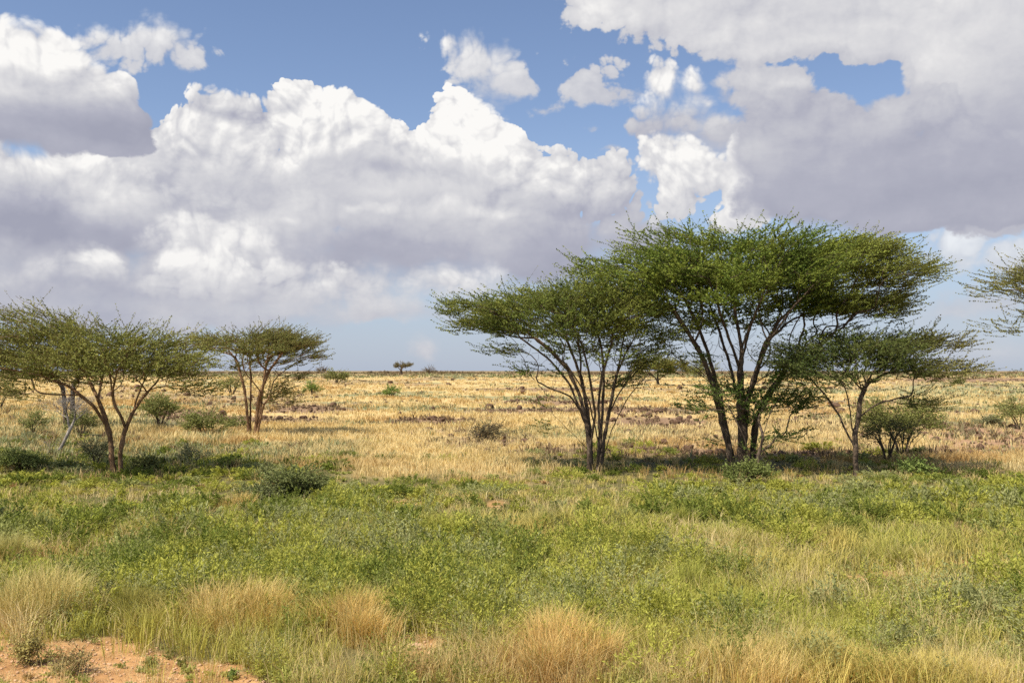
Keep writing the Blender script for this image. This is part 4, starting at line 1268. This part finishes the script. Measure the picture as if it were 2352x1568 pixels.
bush('shrub', 'small bright green shrub alone in the golden grass', 'shrub', 899, 910, 44, 24, 70, 407, LG, 6, (3, 0.35), (0.05, 12), 0.7, 0.03, tip=0.006)
bush('shrub', 'tiny brown shrub on the horizon above the dark ridge shrub', 'shrub', 740, 857, 16, 14, 26, 408, BR, 4, (3, 0.8), (0.10, 9), 0.3, 0.05, tip=0.015)
bush('shrub', 'tiny grey shrub on the horizon right of the small horizon tree', 'shrub', 990, 858, 24, 11, 30, 409, BR, 4, (3, 0.8), (0.10, 9), 0.6, 0.05, tip=0.015)
# small acacia standing on the horizon
grow('acacia_tree', 'small pale umbrella acacia standing alone on the horizon', 'tree', (922, 860), [[(922, 860, 0), (921, 850), (910, 842), (904, 838)], [(921, 852, 0), (930, 842), (938, 838)], [(921, 851, 0), (921, 842)]],
     [(926, 839, 20, 4, 16), (910, 841, 8, 3, 8), (940, 838, 7, 2, 8)], 90, 0.16, seed=41, tw=(3, 0.55), leaf=(0.09, 7), cols=((0.16, 0.14, 0.07), (0.24, 0.21, 0.11)), tip=0.03)
grow('acacia_tree', 'olive umbrella acacia behind the gap between the middle and largest acacias', 'tree', (1512, 884), [[(1512, 884, 0), (1506, 866), (1480, 850), (1465, 842)], [(1512, 880, 0), (1524, 862), (1550, 848), (1570, 842)], [(1512, 880, 5), (1512, 855), (1512, 835)]],
     [(1515, 838, 56, 16, 50), (1480, 848, 34, 12, 30), (1550, 846, 38, 12, 34)], 260, 0.12, seed=42, tw=(4, 0.8), leaf=(0.075, 14), cols=((0.15, 0.155, 0.04), (0.25, 0.24, 0.07)), tip=0.012)
bush('shrub', 'wide olive bush on the horizon seen through the stems of the largest acacia', 'shrub', 1612, 866, 80, 36, 130, 410, OL, 7, (3, 1.0), (0.10, 13), 0.7, 0.06, tip=0.015)
bush('shrub', 'flat green bush on the right horizon, left of two', 'shrub', 2278, 850, 66, 13, 90, 411, GY, 6, (3, 1.0), (0.12, 12), 0.9, 0.06, tip=0.015)
bush('shrub', 'flat green bush on the right horizon, right of two', 'shrub', 2338, 851, 50, 16, 80, 412, GY, 6, (3, 1.0), (0.12, 12), 0.9, 0.06, tip=0.015)
bush('shrub', 'small dark green bush below the right horizon', 'shrub', 2196, 884, 26, 12, 40, 413, DK, 5, (3, 0.6), (0.08, 10), 0.9, 0.04, tip=0.01)
bush('shrub', 'broad olive shrub right of the small forked acacia', 'shrub', 2075, 1046, 225, 128, 420, 414, ((0.17, 0.19, 0.05), (0.30, 0.31, 0.10)), 11, (3, 0.30), (0.026, 15), 0.05, 0.035, updir=0.3)
bush('shrub', 'shaded front left of the broad olive shrub, shade put into its dark leaf colour', 'shrub', 2040, 1062, 120, 112, 130, 415, ((0.07, 0.08, 0.035), (0.13, 0.145, 0.06)), 9, (3, 0.30), (0.022, 9), 0.25, 0.03)  # separate dark piece for the olive shrub's shaded side, shade in the leaf colour
bush('shrub', 'olive thorny shrub cut off by the right edge', 'shrub', 2345, 985, 150, 74, 230, 416, OL, 9, (3, 0.30), (0.03, 13), 0.25, 0.03)
bush('shrub', 'low grey shrub left of the shrub cut off by the right edge', 'shrub', 2262, 978, 70, 32, 110, 417, GY, 6, (3, 0.22), (0.03, 12), 0.9, 0.02)
bush('shrub', 'leafy green weed in the shade right of the small forked acacia', 'shrub', 2105, 1092, 100, 40, 120, 418, LG, 8, (3, 0.16), (0.026, 11), 0.8, 0.012)
bush('shrub', 'pale green weed clump at the foot of the largest acacia', 'shrub', 1712, 1112, 110, 58, 150, 419, ((0.15, 0.19, 0.05), (0.27, 0.30, 0.10)), 9, (3, 0.16), (0.024, 12), 0.6, 0.012, updir=0.9)
bush('shrub', 'low dark green bush in the open left of centre', 'shrub', 672, 1146, 150, 84, 420, 420, ((0.17, 0.20, 0.07), (0.28, 0.30, 0.12)), 12, (3, 0.17), (0.020, 15), 0.75, 0.018)
bush('shrub', 'flat left wing of low dark bushes beside the bush in the open', 'shrub', 606, 1150, 110, 44, 240, 421, ((0.19, 0.21, 0.09), (0.29, 0.31, 0.14)), 10, (3, 0.16), (0.020, 14), 0.9, 0.015)
bush('shrub', 'dark leafy bush just right of the nearest left acacia stems', 'shrub', 338, 1088, 70, 48, 150, 422, DK, 8, (3, 0.15), (0.022, 14), 0.7, 0.012)
bush('shrub', 'grey twiggy shrub just left of the nearest left acacia stems', 'shrub', 222, 1068, 72, 66, 130, 423, GY, 8, (3, 0.22), (0.018, 10), 0.5, 0.015)
bush('shrub', 'green leafy bush at the left edge beside the dead tree', 'shrub', 40, 1078, 130, 54, 300, 424, ((0.16, 0.20, 0.06), (0.27, 0.30, 0.10)), 11, (3, 0.18), (0.022, 14), 0.85, 0.015)
bush('shrub', 'thin brown green shrub behind the dead tree', 'shrub', 75, 998, 80, 62, 110, 425, OL, 7, (3, 0.26), (0.026, 9), 0.4, 0.02)
bush('shrub', 'dark bush cut off by the left edge in the foreground', 'shrub', -8, 1226, 86, 66, 240, 426, ((0.04, 0.06, 0.025), (0.08, 0.11, 0.045)), 9, (3, 0.13), (0.017, 14), 0.7, 0.012)
bush('shrub', 'olive shrub cut off by the left edge below the distant acacia', 'shrub', -5, 945, 110, 125, 220, 427, OL, 7, (3, 0.4), (0.036, 13), 0.4, 0.05)
bush('shrub', 'dark green shrub among the grass behind the dead tree', 'shrub', 185, 1000, 90, 70, 130, 428, DK, 7, (3, 0.26), (0.028, 12), 0.6, 0.02)
bush('shrub', 'thin leafy shrub in the grass right of the nearest left acacia', 'shrub', 440, 1062, 80, 40, 90, 429, GY, 7, (3, 0.16), (0.022, 9), 0.5, 0.012)
bush('weed', 'small leafy weed standing alone on the bare orange soil', 'weed', 180, 1546, 110, 44, 80, 430, ((0.30, 0.25, 0.10), (0.46, 0.38, 0.18)), 9, (3, 0.08), (0.010, 8), 0.3, 0.006, tip=0.0015)
bush('weed', 'upright yellow green weed at the left margin of the bare soil', 'weed', 62, 1526, 64, 66, 100, 431, ((0.32, 0.29, 0.09), (0.50, 0.43, 0.16)), 9, (3, 0.10), (0.010, 9), 0.3, 0.006, tip=0.0015)
bush('weed', 'dark grey green weed between the straw tussock and the yellow green one', 'weed', 245, 1416, 60, 72, 160, 432, ((0.09, 0.11, 0.05), (0.16, 0.18, 0.09)), 8, (3, 0.08), (0.014, 12), 0.6, 0.008, tip=0.002)
bush('weed', 'tiny green sprig on the bare soil near its right end', 'weed', 532, 1560, 22, 16, 30, 433, LG, 5, (3, 0.03), (0.009, 8), 0.6, 0.004, tip=0.001)

# fallen grey brush lying in the dry grass
grow('dead_branch', 'fallen dark branch arching over the dry grass in the middle', 'fallen branch', (1135, 1014),
     [[(1098, 1014, 0), (1104, 990), (1120, 976), (1140, 972), (1160, 978), (1172, 996), (1176, 1010)], [(1110, 1014, 10), (1118, 992, 20), (1136, 984, 20), (1156, 990, 10), (1164, 1006)], [(1120, 976, 0), (1104, 984, -10), (1092, 1008, -10)], [(1124, 980, 0), (1134, 996, -10), (1142, 1012, -10)]],
     [(1112, 994, 22, 16, 24), (1130, 984, 34, 10, 24), (1100, 1006, 12, 8, 14)], 120, 0.035, seed=51, tw=(3, 0.28), leaf=(0.026, 5), cols=((0.09, 0.085, 0.05), (0.15, 0.14, 0.08)), tip=0.005, jit=0.08)
# pale dead tree on the left
grow('dead_tree', 'bleached leaning dead tree with twisted bare branches at left', 'dead tree', (140, 1040),
     [[(120, 1046, 0), (138, 1030), (150, 1008), (160, 990), (158, 968), (150, 950), (140, 930)], [(160, 990, 0), (168, 972), (182, 950, 10), (200, 940, 10)], [(120, 1046, 0), (112, 1024), (104, 1014), (92, 1012)], [(138, 1030, 0), (160, 1034), (176, 1042)], [(150, 950, 0), (158, 930, -10), (176, 905, -20)], [(144, 1024, 0), (124, 1020, 10), (110, 1006, 14)], [(104, 1020, 0), (90, 1030, 0), (80, 1046, 0)]],
     [(150, 925, 50, 24, 30, 1), (180, 940, 24, 18, 20, .8), (104, 1030, 22, 14, 16, .5), (170, 1040, 16, 6, 10, .4), (176, 890, 20, 16, 16, .5)], 170, 0.05, seed=52, tw=(3, 0.22), bark=M_DEAD, dead=True, tip=0.0045, jit=0.11, flat=1.0, updir=-0.1)
